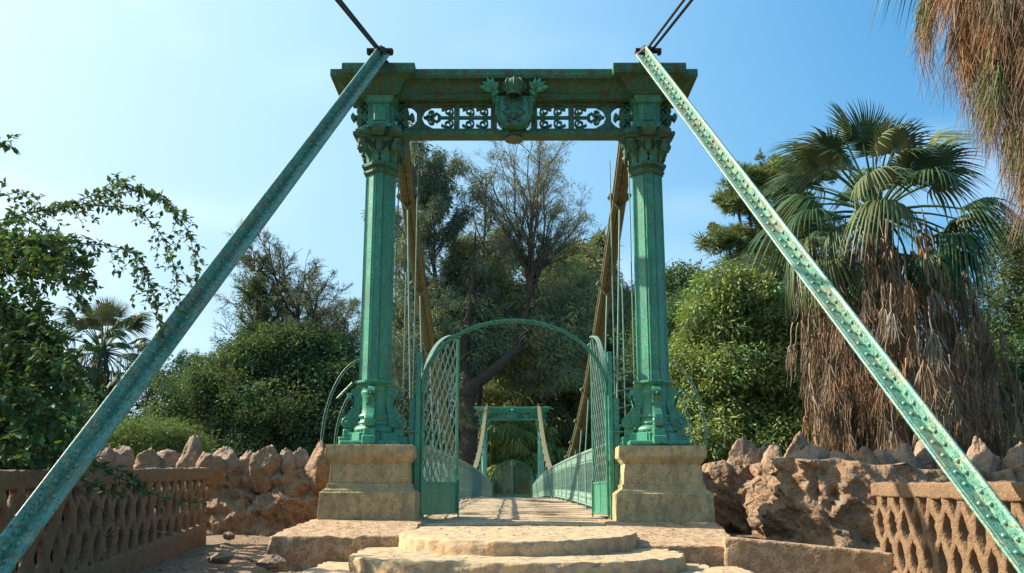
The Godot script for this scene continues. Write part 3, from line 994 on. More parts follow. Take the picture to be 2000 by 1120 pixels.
func make_bridge() -> void:
	var deck := thing("bridge_deck", Vector3(0, -0.1, -GZ), "bleached plank deck of the footbridge rising behind the gateway", "bridge deck")
	var rng := RandomNumberGenerator.new()
	rng.seed = 5
	var boards := []
	for k in 6:
		var b := MB.new()
		var rows := []
		for e in [[-0.075, -0.05], [-0.095, -0.03], [-0.095, 0.0], [-0.085, 0.012], [0.085, 0.012], [0.095, 0.0], [0.095, -0.03], [0.075, -0.05]]:
			var row := PackedVector3Array()
			for i in 13:
				var x := lerpf(-1.24, 1.24, i / 12.0)
				row.append(Vector3(x, e[1] + 0.008 * sin(x * 3.0 + k * 2.1) + rng.randf_range(-0.003, 0.003), e[0] + 0.006 * sin(x * 2.0 + k)))
			rows.append(row)
		b.grid(rows)
		var m := b.mesh()
		m.surface_set_material(0, M.wood if k % 3 else M.wood_dark)
		boards.append(m)
	var z := 10.55
	var i := 0
	while z < FZ + 0.5 and i < 228:
		var slope := (deck_y(z + 0.1) - deck_y(z - 0.1)) / 0.2
		var t := Transform3D(Basis(Vector3.RIGHT, atan(slope)) * Basis(Vector3.UP, rng.randf_range(-0.006, 0.006)), Vector3(rng.randf_range(-0.02, 0.02), deck_y(z) - 0.012 + rng.randf_range(-0.006, 0.006) + 0.1, -z + GZ))
		inst("plank", boards[rng.randi() % 6], t, deck)
		z += 0.2
		i += 1
	var g := MB.new()
	for x in [-1.05, 0.0, 1.05]:
		var pts := PackedVector3Array()
		for k in 40:
			var zz := lerpf(10.6, FZ + 0.3, k / 39.0)
			pts.append(Vector3(x, deck_y(zz) - 0.17, -zz))
		g.tube(pts, taper(40, 0.11, 0.11), 4)
	obj("deck_girder", g, M.rail, deck)
	# dust and rubble swept against the railings
	# railings
	for s in [-1.0, 1.0]:
		var label := "railing on the left of the deck, behind the large open gate leaf" if s < 0 else "sunlit railing on the right of the deck, curving down to the far gateway"
		var r := thing("bridge_railing", Vector3(s * 1.13, 0, -GZ), label, "railing", "railings of the footbridge")
		var top := PackedVector3Array()
		var lo := PackedVector3Array()
		var hi2 := PackedVector3Array()
		var lo2 := PackedVector3Array()
		for k in 60:
			var zz := lerpf(11.5, FZ - 0.6, k / 59.0)
			var y := deck_y(zz)
			top.append(Vector3(s * 1.13, y + 0.86, -zz))
			hi2.append(Vector3(s * 1.13, y + 0.70, -zz))
			lo2.append(Vector3(s * 1.13, y + 0.24, -zz))
			lo.append(Vector3(s * 1.13, y + 0.07, -zz))
		var b := MB.new()
		b.tube(top, taper(60, 0.026, 0.026), 8)
		obj("top_rail", b, M.rail, r)
		b = MB.new()
		b.tube(hi2, taper(60, 0.012, 0.012), 5)
		obj("middle_rail", b, M.rail, r)
		b = MB.new()
		b.tube(lo2, taper(60, 0.010, 0.010), 5)
		obj("middle_rail", b, M.rail, r)
		b = MB.new()
		b.tube(lo, taper(60, 0.016, 0.016), 6)
		obj("bottom_rail", b, M.rail, r)
		var bar := MB.new()
		bar.rod(Vector3(0, 0.06, 0), Vector3(0, 0.86, 0), 0.0055, 5)
		var ring := MB.new()
		for q in 10:
			var a := TAU * q / 10
			var a2 := TAU * (q + 1) / 10
			ring.rod(Vector3(0, 0.78 + 0.06 * sin(a), 0.06 * cos(a)), Vector3(0, 0.78 + 0.06 * sin(a2), 0.06 * cos(a2)), 0.006, 4)
		bar.v.append_array(ring.v)
		var nb := bar.v.size() - ring.v.size()
		for q in ring.ix:
			bar.ix.append(q + nb)
		var bm := bar.mesh()
		bm.surface_set_material(0, M.rail)
		for k in 290:
			var zz := 11.55 + 0.148 * k
			inst("baluster", bm, Transform3D(Basis(), Vector3(0, deck_y(zz), -zz + GZ)), r)
		var post := MB.new()
		post.box(Vector3(0, 0.46, 0), Vector3(0.045, 0.92, 0.045), Basis(), 0.006)
		post.rod(Vector3(0, 0.5, 0), Vector3(s * 0.28, -0.08, 0), 0.014, 6)
		var pm := post.mesh()
		pm.surface_set_material(0, M.rail)
		for k in 24:
			var zz := 11.55 + 1.85 * k
			inst("railing_post", pm, Transform3D(Basis(), Vector3(0, deck_y(zz) - 0.03, -zz + GZ)), r)
		var lt := MB.new()
		for k in 420:
			var zz := 11.5 + 0.10 * k
			var y := deck_y(zz)
			lt.rod(Vector3(s * 1.13, y + 0.07, -zz), Vector3(s * 1.13, y + 0.235, -zz - 0.1), 0.006, 4)
			lt.rod(Vector3(s * 1.13, y + 0.235, -zz), Vector3(s * 1.13, y + 0.07, -zz - 0.1), 0.006, 4)
		obj("kick_lattice", lt, M.rail, r)


func make_chain(s: float) -> void:
	var label := "ochre riveted suspension chain on the left, dropping from the near column behind the gate" if s < 0 else "riveted suspension chain on the right, with clamps and hanger rods over the pale railing"
	var root := thing("suspension_chain", Vector3(s * 1.5, 0, -GZ), label, "suspension chain", "main suspension chains")
	var zs := [11.1]
	var z := 11.1
	while z < FZ - 2.4:
		z += 2.05
		zs.append(z)
	zs[zs.size() - 1] = FZ
	for k in zs.size() - 1:
		var a := Vector3(s * 1.5, chain_y(zs[k]), -zs[k])
		var b := Vector3(s * 1.5, chain_y(zs[k + 1]), -zs[k + 1])
		var m: Material = M.ochre
		var d := (b - a)
		var bs := Basis.looking_at(d.normalized(), Vector3.UP)
		var g := MB.new()
		for e in [-1.0, 1.0]:   # two flats with edge angles
			g.box((a + b) / 2 + bs * Vector3(e * 0.055, 0, 0), Vector3(0.014, 0.15, d.length() + 0.06), bs, 0.003)
			g.box((a + b) / 2 + bs * Vector3(e * 0.075, 0.07, 0), Vector3(0.04, 0.012, d.length()), bs)
			g.box((a + b) / 2 + bs * Vector3(e * 0.075, -0.07, 0), Vector3(0.04, 0.012, d.length()), bs)
		g.box((a + b) / 2 + bs * Vector3(0, 0.083, 0), Vector3(0.19, 0.012, d.length()), bs)
		for e in [-1.0, 1.0]:
			g.box((a + b) / 2 + bs * Vector3(e * 0.052, -0.083, 0), Vector3(0.062, 0.012, d.length()), bs)
			g.rod(a + bs * Vector3(e * 0.086, -0.083, 0), b + bs * Vector3(e * 0.086, -0.083, 0), 0.009, 6)
		g.box((a + b) / 2 + bs * Vector3(0, -0.06, 0), Vector3(0.018, 0.10, d.length()), bs)
		var bays := int(d.length() / 0.34)
		for q in bays:
			g.box(a + d * ((q + 0.5) / bays) + bs * Vector3(0, -0.081, 0), Vector3(0.10, 0.010, 0.05), bs)
		var seg := obj("chain_girder", g, m, root)
		if zs[k] < 24.0:
			var rv := MB.new()
			var n := int(d.length() / 0.11)
			for q in n:
				var p := a + d * ((q + 0.5) / n)
				for e in [-1.0, 1.0]:
					rv.lathe(p + bs * Vector3(e * 0.062, 0, 0), [[0.018, 0.0], [0.014, 0.011], [0.0, 0.016]], 6, bs * Vector3(e, 0, 0))
					rv.lathe(p + bs * Vector3(e * 0.05, -0.089, 0), [[0.016, 0.0], [0.013, 0.009], [0.0, 0.014]], 6, bs * Vector3(0, -1, 0))
			obj("rivet_row", rv, m, seg)
		if k > 0:
			var c := MB.new()
			c.box(a + Vector3(0, 0.02, 0), Vector3(0.30, 0.07, 0.11), bs, 0.012)
			for e in [-1.0, 1.0]:
				c.lathe(a + Vector3(e * 0.14, 0.02, 0.02), [[0.0, -0.06], [0.03, -0.06], [0.03, 0.06], [0.0, 0.06]], 6, Vector3(0, 0, 1))
				c.rod(a + Vector3(e * 0.13, 0.0, 0.03), a + Vector3(0, -0.17, 0.03), 0.02, 6)
			obj("chain_clamp", c, m, root)
			var y1 := deck_y(zs[k]) - 0.08
			if a.y - y1 > 0.3:
				var h := MB.new()
				h.rod(a + Vector3(0, -0.15, 0.03), Vector3(s * 1.35, y1, -zs[k]), 0.014, 6)
				obj("hanger_rod", h, M.rail, root)


func half_ball(r: float) -> ArrayMesh:
	var b := MB.new()
	b.lathe(Vector3.ZERO, [[r * 1.0, 0.0], [r * 0.98, r * 0.2], [r * 0.82, r * 0.55], [r * 0.5, r * 0.8], [0.0, r * 0.88]], 9)
	return b.mesh()


func make_stay(s: float, a: Vector3, b: Vector3, label: String) -> void:
	# two pairs of angle bars riveted back to back: a cross in section
	var root := thing("riveted_stay", b, label, "back stay", "riveted back stays of the gateway")
	var paint: Material = M.stay
	var d := b - a
	var ax := d.normalized()
	var mid := a.lerp(b, 0.75)
	var look := (CAM - mid)
	look = (look - ax * look.dot(ax)).normalized()
	var sd := ax.cross(look).normalized()
	var legs := []
	for k in 4:
		var ang := PI / 4 + PI / 2 * k
		legs.append((look * cos(ang) + sd * sin(ang)).normalized())
	var w := 0.100
	for k in 4:
		var l1: Vector3 = legs[k]
		var l2: Vector3 = legs[(k + 1) % 4]
		var g := MB.new()
		var sec := PackedVector2Array([Vector2(0.003, 0.003), Vector2(w, 0.003), Vector2(w, 0.014), Vector2(w - 0.006, 0.0185), Vector2(0.0185, 0.0185), Vector2(0.0185, w - 0.006), Vector2(0.014, w), Vector2(0.003, w)])
		g.extrude(sec, a, l1, l2, d.length() * signf(l1.cross(l2).dot(ax)))
		obj("angle_bar", g, paint, root)
	# rounded bead along the outer edges
	for k in 4:
		var g := MB.new()
		g.rod(a + legs[k] * (w + 0.002), b + legs[k] * (w + 0.002), 0.0135, 8)
		obj("edge_bead", g, paint, root)
	var ball := half_ball(0.018)
	ball.surface_set_material(0, paint)
	var n := int(d.length() / 0.125)
	# the quadrant that faces the path, rivets on both leaves and staggered
	for e in 2:
		var l: Vector3 = legs[3] if e == 0 else legs[0]
		var up: Vector3 = legs[0] if e == 0 else legs[3]
		var bs := Basis(l, up, l.cross(up))
		for q in n:
			var t := (q + 0.25 + 0.5 * e + 0.12 * sin(q * 2.7)) / n
			var p := a + d * t + l * 0.055 + up * 0.0185
			inst("rivet", ball, Transform3D(bs, p - root.position), root)
	# clevis at the saddle
	var cl := MB.new()
	var bs := Basis.looking_at(ax, look)
	cl.box(a - ax * 0.02, Vector3(0.16, 0.16, 0.12), bs, 0.02)
	obj("clevis", cl, M.dark_iron, root)
	# foot: a concrete anchor block outside the picture
	var ft := MB.new()
	ft.box(b + Vector3(0, -0.1, 0), Vector3(0.45, 0.3, 0.45), Basis(), 0.03)
	obj("anchor_shoe", ft, M.stone, root)


func make_top_rods(s: float, label: String) -> void:
	var a := Vector3(s * 1.575, 5.41, -GZ + 0.56)
	var e := at(1000 + s * 424.0, -104, 7.6)
	var d := (e - a) * 2.6
	var root := thing("stay_rods", a, label, "tie rods", "pairs of tie rods above the gateway")
	for k in [-1.0, 1.0]:
		var b := MB.new()
		var off := Vector3(k * 0.042, -k * 0.02, 0)
		b.rod(a + off * 0.6, a + d + off * 1.1, 0.0155, 8)
		obj("rod", b, M.dark_iron, root)
	var c := MB.new()
	c.rod(a + Vector3(-0.15, 0.0, 0.05), a + Vector3(0.15, 0.0, 0.05), 0.024, 8)
	c.box(a + Vector3(0, 0.0, 0.05), Vector3(0.13, 0.07, 0.06), Basis(), 0.012)
	obj("yoke", c, M.dark_iron, root)


func make_gate(zd: float, label: String) -> void:
	var root := thing("arched_gateway", Vector3(0, deck_y(zd), -zd), label, "gate frame", "arched gate frames in the gateways")
	var y0 := root.position.y
	for s in [-1.0, 1.0]:
		var b := MB.new()
		b.box(Vector3(s * 1.10, y0 + 0.95, -zd), Vector3(0.055, 1.90, 0.06), Basis(), 0.006)
		obj("gate_post", b, M.teal, root)
		b = MB.new()
		b.box(Vector3(s * 1.165, y0 + 0.70, -zd - 0.02), Vector3(0.07, 1.34, 0.05), Basis(), 0.006)
		b.box(Vector3(s * 1.16, y0 + 0.985, -zd + 0.02), Vector3(0.16, 0.02, 0.03), Basis(), 0.004)
		obj("hinge_post", b, M.teal, root)
	var pts := PackedVector3Array()
	for i in 41:
		var a := PI * i / 40.0
		pts.append(Vector3(-1.055 * cos(a), y0 + 1.42 + 0.85 * pow(sin(a), 0.92), -zd))
	var ar := MB.new()
	for i in 40:
		var p := pts[i]
		var q := pts[i + 1]
		var t := (q - p).normalized()
		var nn := Vector3(0, 0, 1).cross(t)
		for e in [[0.044, 0.008, 0.0], [0.010, 0.062, 0.0]]:
			var hn: float = e[0] / 2
			var hz: float = e[1] / 2 + 0.004
			var t0 := (pts[i] - pts[maxi(i - 1, 0)]).normalized() + t
			var t1 := (pts[mini(i + 2, 40)] - q).normalized() + t
			var n0 := Vector3(0, 0, 1).cross(t0.normalized())
			var n1 := Vector3(0, 0, 1).cross(t1.normalized())
			var zz := Vector3(0, 0, hz)
			ar.quad(p + n0 * hn - zz, p + n0 * hn + zz, q + n1 * hn + zz, q + n1 * hn - zz)
			ar.quad(p - n0 * hn + zz, p - n0 * hn - zz, q - n1 * hn - zz, q - n1 * hn + zz)
			ar.quad(p - n0 * hn + zz, q - n1 * hn + zz, q + n1 * hn + zz, p + n0 * hn + zz)
			ar.quad(p + n0 * hn - zz, q + n1 * hn - zz, q - n1 * hn - zz, p - n0 * hn - zz)
		nn = nn
	obj("gate_arch", ar, M.teal, root)


func leaf_top(x: float) -> float:   # height of the leaf's arched top at a distance from its hinge
	return 1.36 + 0.87 * pow(maxf(0.0, 1.0 - pow((1.04 - x) / 1.05, 2.0)), 0.52)


func make_gate_leaf(s: float, zd: float, open: float, label: String) -> void:
	# hung on the post at side s, swung into the bridge by so many degrees
	var root := thing("gate_leaf", Vector3(s * 1.06, deck_y(zd + 0.6) - 0.0, -zd - 0.02), label, "gate leaf", "lattice leaves of the gates")
	root.rotation_degrees.y = open * (1.0 if s < 0 else -1.0)
	var f := -s
	var b := MB.new()
	b.box(Vector3(f * 0.018, 0.74, 0), Vector3(0.036, 1.38, 0.036), Basis(), 0.004)
	obj("hinge_stile", b, M.teal, root, true)
	b = MB.new()
	b.box(Vector3(f * 1.04, 1.12, 0), Vector3(0.036, 2.14, 0.036), Basis(), 0.004)
	b.rod(Vector3(f * 1.045, 0.45, 0.024), Vector3(f * 1.045, -0.03, 0.024), 0.011, 6)
	obj("meeting_stile", b, M.teal, root, true)
	b = MB.new()
	b.box(Vector3(f * 0.53, 0.23, 0), Vector3(1.0, 0.34, 0.008))
	b.box(Vector3(f * 0.53, 0.41, 0), Vector3(1.0, 0.024, 0.03), Basis(), 0.004)
	b.box(Vector3(f * 0.53, 0.06, 0), Vector3(1.0, 0.024, 0.03), Basis(), 0.004)
	obj("kick_plate", b, M.teal, root, true)
	b = MB.new()
	var pts := PackedVector3Array()
	for i in 21:
		var x := 1.05 * pow(i / 20.0, 1.8)
		pts.append(Vector3(f * (x + 0.01), leaf_top(x), 0))
	for i in 20:
		var p := pts[i]
		var q := pts[i + 1]
		var n0 := Vector3(0, 0, 1).cross((q - pts[maxi(i - 1, 0)]).normalized()) * 0.007
		var n1 := Vector3(0, 0, 1).cross((pts[mini(i + 2, 20)] - p).normalized()) * 0.007
		var zz := Vector3(0, 0, 0.024)
		if f < 0:
			n0 = -n0
			n1 = -n1
		for e in [1.0, -1.0]:
			if e * f > 0:
				b.quad(p + n0 * e - zz * 1, p + n0 * e + zz, q + n1 * e + zz, q + n1 * e - zz)
			else:
				b.quad(q + n1 * e - zz, q + n1 * e + zz, p + n0 * e + zz, p + n0 * e - zz)
		b.quad(p - n0 + zz, q - n1 + zz, q + n1 + zz, p + n0 + zz)
		b.quad(p + n0 - zz, q + n1 - zz, q - n1 - zz, p - n0 - zz)
	obj("arched_rail", b, M.rail, root, true)
	# bent flats on edge that touch their neighbours in turn
	for k in 13:
		var x := 0.075 + 0.0765 * k
		var yt := leaf_top(x) - 0.01
		var g := MB.new()
		var prev := Vector3.ZERO
		var y := 0.42
		var j := 0
		while y < yt:
			var off := 0.033 * (1.0 if (j + k) % 2 == 0 else -1.0)
			var p := Vector3(f * (x + off), minf(y, yt), 0)
			if j > 0:
				var c := (p + prev) / 2
				var dd := p - prev
				g.box(c, Vector3(0.005, dd.length() + 0.004, 0.015), Basis(Vector3(0, 0, 1), atan2(-dd.x, dd.y)) * Basis(Vector3.UP, 0.35 * (1 if (j + k) % 2 == 0 else -1)))
			prev = p
			y += 0.105
			j += 1
		obj("lattice_bar", g, M.rail, root, true)


func make_fan_guard(s: float, label: String) -> void:
	var x := s * 1.6
	var root := thing("fan_guard", Vector3(x, 0.845, -GZ), label, "iron guard", "fan shaped rod guards beside the columns")
	var z := -GZ - 0.12
	# outer hoops
	for k in 2:
		var r := 0.50 - 0.14 * k
		var pts := PackedVector3Array()
		for i in 15:
			var t := i / 14.0
			var a := t * PI / 2
			pts.append(Vector3(x + s * (0.10 + r * cos(a * 0.98) * (1.0 - 0.0 * t)), 0.84 + (1.02 - 0.3 * k) * sin(a), z - 0.1 * k))
		var b := MB.new()
		b.tube(pts, taper(15, 0.0055, 0.0055), 6)
		obj("hoop", b, M.rail, root)
		var b2 := MB.new()
		for i in 15:
			pts[i] += Vector3(s * 0.022, 0.012, 0.0)
		b2.tube(pts, taper(15, 0.005, 0.005), 6)
		obj("hoop", b2, M.rail, root)
	var st := MB.new()
	st.box(Vector3(x + s * 0.37, 1.50, z - 0.05), Vector3(0.02, 0.26, 0.03), Basis(Vector3(0, 0, 1), s * 0.75), 0.003)
	obj("strut", st, M.teal, root)
	# rods and arcs between the column and the gate post
	for k in 3:
		var b := MB.new()
		var xx := x - s * (0.20 + 0.115 * k)
		b.rod(Vector3(xx, 0.84 if k < 2 else 1.3, z), Vector3(xx, 4.3 if k != 1 else 2.9, z), 0.0085, 6)
		obj("upright_rod", b, M.rail, root)
	for k in 6:
		var b := MB.new()
		var pts := PackedVector3Array()
		var y := 1.90 - 0.19 * k
		for i in 7:
			var t := i / 6.0
			pts.append(Vector3(x - s * (0.19 + 0.28 * t), y - (0.025 + 0.022 * k) * t * t, z + 0.02))
		b.tube(pts, taper(7, 0.006, 0.006), 6)
		obj("curved_rung", b, M.rail, root)


# ---------------------------------------------------------------- stonework
func slab(b: MB, outline: PackedVector2Array, y_top: Callable, y_bot: float, worn: float, step := 0.04) -> void:
	# outline in x and distance ahead; rough sided block with a worn upper edge
	var pts := PackedVector2Array()
	for i in outline.size():
		var p := outline[i]
		var q := outline[(i + 1) % outline.size()]
		var n := maxi(1, int((q - p).length() / step))
		for k in n:
			pts.append(p.lerp(q, float(k) / n))
	var area := 0.0
	var c := Vector2.ZERO
	for i in pts.size():
		area += pts[i].cross(pts[(i + 1) % pts.size()])
		c += pts[i]
	c /= pts.size()
	if area < 0:
		pts.reverse()
	# counter-clockwise in (x, ahead) is counter-clockwise seen from above with -z ahead
	var rows := []
	var n := pts.size()
	var nrm := PackedVector2Array()
	for i in n:
		var t := (pts[(i + 1) % n] - pts[(i + n - 1) % n]).normalized()
		nrm.append(Vector2(t.y, -t.x))
	var levels := []
	var hgt: float = y_top.call(c.x, c.y) - y_bot
	var nl := maxi(3, int(hgt / step))
	for k in nl:
		levels.append([0.0, k / float(nl)])
	levels.append([0.0, 1.0 - 0.022 / hgt])
	levels.append([0.004, 1.0 - 0.008 / hgt])
	levels.append([0.014, 1.0])
	for e in levels:
		var row := PackedVector3Array()
		for i in n:
			var p: Vector2 = pts[i] - nrm[i] * e[0]
			var yt: float = y_top.call(p.x, p.y)
			var y := lerpf(y_bot, yt, e[1])
			var q := Vector3(p.x, y, -p.y)
			var chip := maxf(0.0, nz.get_noise_3dv(q * Vector3(3.0, 3.0, 3.0) + Vector3(4, 1, 7))) 
			var out := worn * (nz.get_noise_3dv(q * 5.0) * 0.9 + nz2.get_noise_3dv(q * 18.0) * 0.45)
			if e[1] > 0.8 and e[0] < 0.06:
				out -= worn * 2.2 * chip
				y -= worn * 1.0 * chip * e[1]
			y += worn * 0.35 * nz.get_noise_3dv(q * 7.0 + Vector3(0, 5, 0)) * (1.0 if e[1] >= 1.0 else 0.3)
			row.append(Vector3(p.x + nrm[i].x * out, y, -(p.y + nrm[i].y * out)))
		rows.append(row)
	b.grid(rows, true)
	var rim: PackedVector3Array = rows[rows.size() - 1]
	var flat := PackedVector2Array()
	var all := PackedVector3Array()
	for i in rim.size():
		flat.append(Vector2(rim[i].x, -rim[i].z))
		all.append(rim[i])
	var inner := Geometry2D.offset_polygon(flat, -0.05)
	var lo := flat[0]
	var hi := flat[0]
	for p in flat:
		lo = lo.min(p)
		hi = hi.max(p)
	var pts2 := flat.duplicate()
	var gx := lo.x
	while gx < hi.x:
		var gy := lo.y
		while gy < hi.y:
			var p := Vector2(gx, gy) + Vector2(nz2.get_noise_2d(gx * 40.0, gy * 40.0), nz2.get_noise_2d(gy * 40.0, gx * 40.0)) * 0.04
			if Geometry2D.is_point_in_polygon(p, inner[0]) and p.y < 11.0:
				var y: float = y_top.call(p.x, p.y)
				var q := Vector3(p.x, y, -p.y)
				pts2.append(p)
				all.append(q + Vector3(0, worn * (0.45 * nz.get_noise_3dv(q * 4.0) + 0.30 * nz2.get_noise_3dv(q * 14.0)), 0))
			gy += 0.085
		gx += 0.085
	var tr := Geometry2D.triangulate_delaunay(pts2)
	var first := b.v.size()
	b.v.append_array(all)
	for i in range(0, tr.size(), 3):
		var m := (pts2[tr[i]] + pts2[tr[i + 1]] + pts2[tr[i + 2]]) / 3.0
		if not Geometry2D.is_point_in_polygon(m, flat):
			continue
		var ccw := (pts2[tr[i + 1]] - pts2[tr[i]]).cross(pts2[tr[i + 2]] - pts2[tr[i]]) > 0
		b.ix.append(first + tr[i])
		b.ix.append(first + tr[i + (2 if ccw else 1)])
		b.ix.append(first + tr[i + (1 if ccw else 2)])


func arc_outline(cx: float, zback: float, zfront_mid: float, zfront_end: float, half: float) -> PackedVector2Array:
	var out := PackedVector2Array()
	for i in 33:
		var t := i / 32.0 * 2 - 1
		out.append(Vector2(cx + half * sin(t * PI / 2), zfront_mid + (zfront_end - zfront_mid) * (1.0 - cos(t * PI / 2))))
	out.append(Vector2(cx + half, zback))
	out.append(Vector2(cx - half, zback))
	return out


func make_steps() -> void:
	var specs := [[0.03, 10.6, 7.75, 9.3, 1.09, -0.045, -0.24, "uppermost curved step, at the edge of the deck", 0.022],
		[0.02, 9.6, 7.05, 8.15, 1.36, -0.165, -0.36, "middle curved step with patched plaster on its front", 0.024],
		[-0.02, 9.0, 6.6, 7.75, 1.66, -0.285, -0.5, "lowest and widest curved step, ending under the edge of the picture", 0.024]]
	for e in specs:
		var b := MB.new()
		var slope := func(x: float, z: float) -> float: return e[5] + (0.03 if e[5] > -0.1 else 0.008) * clampf((z - e[2]) / 2.0, 0, 1.2)
		slab(b, arc_outline(e[0], e[1], e[2], e[3], e[4]), slope, e[6], e[8])
		var o := obj("stone_step", b, M.step)
		tag(o, e[7], "step", "curved steps up to the bridge")
	# landings beside the steps
	var l := MB.new()
	var y1 := func(x: float, z: float) -> float: return lerpf(-0.055, 0.05, clampf((z - 9.05) / 1.5, 0, 1))
	slab(l, PackedVector2Array([Vector2(-2.24, 9.05), Vector2(-0.95, 9.05), Vector2(-0.95, 12.2), Vector2(-2.1, 12.2), Vector2(-2.2, 10.2)]), y1, -0.42, 0.02)
	tag(obj("stone_landing", l, M.block), "brown rendered landing block under the left pedestal, left of the steps", "landing")
	var r := MB.new()
	var y2 := func(x: float, z: float) -> float: return lerpf(-0.135, 0.035, clampf((z - 8.85) / 1.75, 0, 1))
	slab(r, PackedVector2Array([Vector2(0.95, 8.85), Vector2(2.0, 8.85), Vector2(2.14, 10.2), Vector2(2.1, 12.2), Vector2(0.95, 12.2)]), y2, -0.5, 0.02)
	tag(obj("stone_landing", r, M.block), "pale topped landing block under the right pedestal, right of the steps", "landing")
	# low ramp wall on the right
	var w := MB.new()
	var y3 := func(x: float, z: float) -> float: return lerpf(-0.06, -0.175, clampf((x - 1.92) / 1.28, 0, 1))
	slab(w, PackedVector2Array([Vector2(1.84, 8.80), Vector2(3.22, 8.50), Vector2(3.22, 8.85), Vector2(1.90, 9.12)]), y3, -0.6, 0.012)
	tag(obj("ramp_wall", w, M.block), "low rendered wall with a worn white edge running from the right landing to the lattice parapet", "low wall")
	var st := MB.new()
	slab(st, PackedVector2Array([Vector2(1.55, 7.45), Vector2(1.9, 7.75), Vector2(1.95, 8.75), Vector2(1.3, 8.75), Vector2(1.32, 8.2)]), func(x: float, z: float) -> float: return -0.30, -0.6, 0.015)
	tag(obj("stone_step", st, M.step), "stub of the lowest step in the corner before the right landing", "step", "curved steps up to the bridge")


func rock_wall(called: String, path: PackedVector2Array, base: float, tops: PackedFloat32Array, thick: float, label: String) -> Node3D:
	var mid := path[path.size() / 2]
	var root := thing(called, Vector3(mid.x, base, -mid.y), label, "rock wall")
	var b := MB.new()
	# resample the path
	var pts := PackedVector2Array()
	var tp := PackedFloat32Array()
	for i in path.size() - 1:
		var n := maxi(2, int((path[i + 1] - path[i]).length() / 0.035))
		for k in n:
			pts.append(path[i].lerp(path[i + 1], float(k) / n))
			tp.append(lerpf(tops[i], tops[i + 1], float(k) / n))
	pts.append(path[path.size() - 1])
	tp.append(tops[path.size() - 1])
	# smooth the corners a little
	for pass_ in 3:
		var cp := pts.duplicate()
		for i in range(1, pts.size() - 1):
			cp[i] = (pts[i - 1] + pts[i] * 2 + pts[i + 1]) / 4
		pts = cp
	var n := pts.size()
	var rows := []
	for i in n:
		var t := (pts[mini(i + 1, n - 1)] - pts[maxi(i - 1, 0)]).normalized()
		var nr := Vector2(t.y, -t.x)   # towards the camera for a path that runs to the right
		var row := PackedVector3Array()
		var h := tp[i] - base
		var m := 30
		for k in m + 12:
			var y: float
			var off: float
			if k <= m:
				y = base + h * k / m
				off = 0.0
			else:
				var a := (k - m) / 11.0
				y = base + h - h * pow(a, 3.0) + 0.03 * sin(a * PI)
				off = -thick * minf(1.0, a * 1.3)
			var q := Vector3(pts[i].x, y, -pts[i].y)
			var wq := q + Vector3(nz.get_noise_3dv(q * 2.0), nz.get_noise_3dv(q * 2.0 + Vector3(7, 0, 0)), 0) * 0.12
			var d := nz.get_noise_3dv(q * 0.9) * 0.09 + nzv.get_noise_3dv(wq * Vector3(1.6, 2.6, 1.6)) * 0.075 + nzv.get_noise_3dv(wq * Vector3(4.2, 6.5, 4.2) + Vector3(3, 3, 3)) * 0.035
			d += (0.5 - absf(nz.get_noise_3dv(q * Vector3(2.2, 3.4, 2.2) + Vector3(1, 8, 2)))) * 0.10 + nz.get_noise_3dv(q * 5.0) * 0.045 + nz2.get_noise_3dv(q * 13.0) * 0.03
			d -= 0.08 * pow(clampf(1.0 - absf(nz.get_noise_3dv(q * Vector3(0.8, 2.6, 0.8) + Vector3(31, 0, 0))) * 8.0, 0, 1), 2.0)
			var bulge := 0.10 * sin(PI * clampf(float(k) / m, 0, 1))
			if k > m:
				d *= 0.5
			var o := off + d + bulge
			row.append(Vector3(pts[i].x + nr.x * o, y + nz.get_noise_3dv(q * 2.5 + Vector3(0, 9, 0)) * 0.06, -(pts[i].y + nr.y * o)))
		rows.append(row)
	# rows run along the wall, columns upwards: turn so that the outside faces the camera
	rows.reverse()
	b.grid(rows)
	obj("rock_face", b, M.rock, root)
	return root


func boulder(c: Vector3, w: float, h: float, dp: float, sd: int, point: float, m: Material, root: Node3D) -> void:
	var rng := RandomNumberGenerator.new()
	rng.seed = sd
	var planes := []
	for k in 15:
		var nrm := Vector3(rng.randfn(), rng.randfn() * 0.6, rng.randfn()).normalized()
		planes.append([nrm, rng.randf_range(0.55, 0.85)])
	var b := MB.new()
	var rows := []
	var tilt := Basis(Vector3(0, 0, 1), rng.randf_range(-0.18, 0.18)) * Basis(Vector3.UP, rng.randf() * TAU)
	for i in 25:
		var th := PI * (1.0 - i / 24.0)
		var row := PackedVector3Array()
		for j in 34:
			var ph := TAU * j / 34
			var d := Vector3(sin(th) * sin(ph), cos(th), sin(th) * cos(ph))
			var r := 1.0
			for p in planes:
				var dd: float = d.dot(p[0])
				if dd > 0.01:
					r = minf(r, p[1] / dd)
			r *= 1.0 + nz.get_noise_3dv(d * 2.0 + Vector3(sd, 0, 0)) * 0.08 + nz2.get_noise_3dv(d * 6.0 + Vector3(sd, 3, 0)) * 0.09 + nzv.get_noise_3dv(d * 2.2 + Vector3(sd, 0, 5)) * 0.04
			var v := d * r
			var taper_ := 1.0 - point * clampf(v.y, 0, 1)
			v = Vector3(v.x * taper_, v.y, v.z * taper_)
			v = tilt * v
			row.append(c + Vector3(v.x * w / 2, v.y * h / 2, v.z * dp / 2))
		rows.append(row)
	b.grid(rows, true)
	obj("boulder", b, m, root)


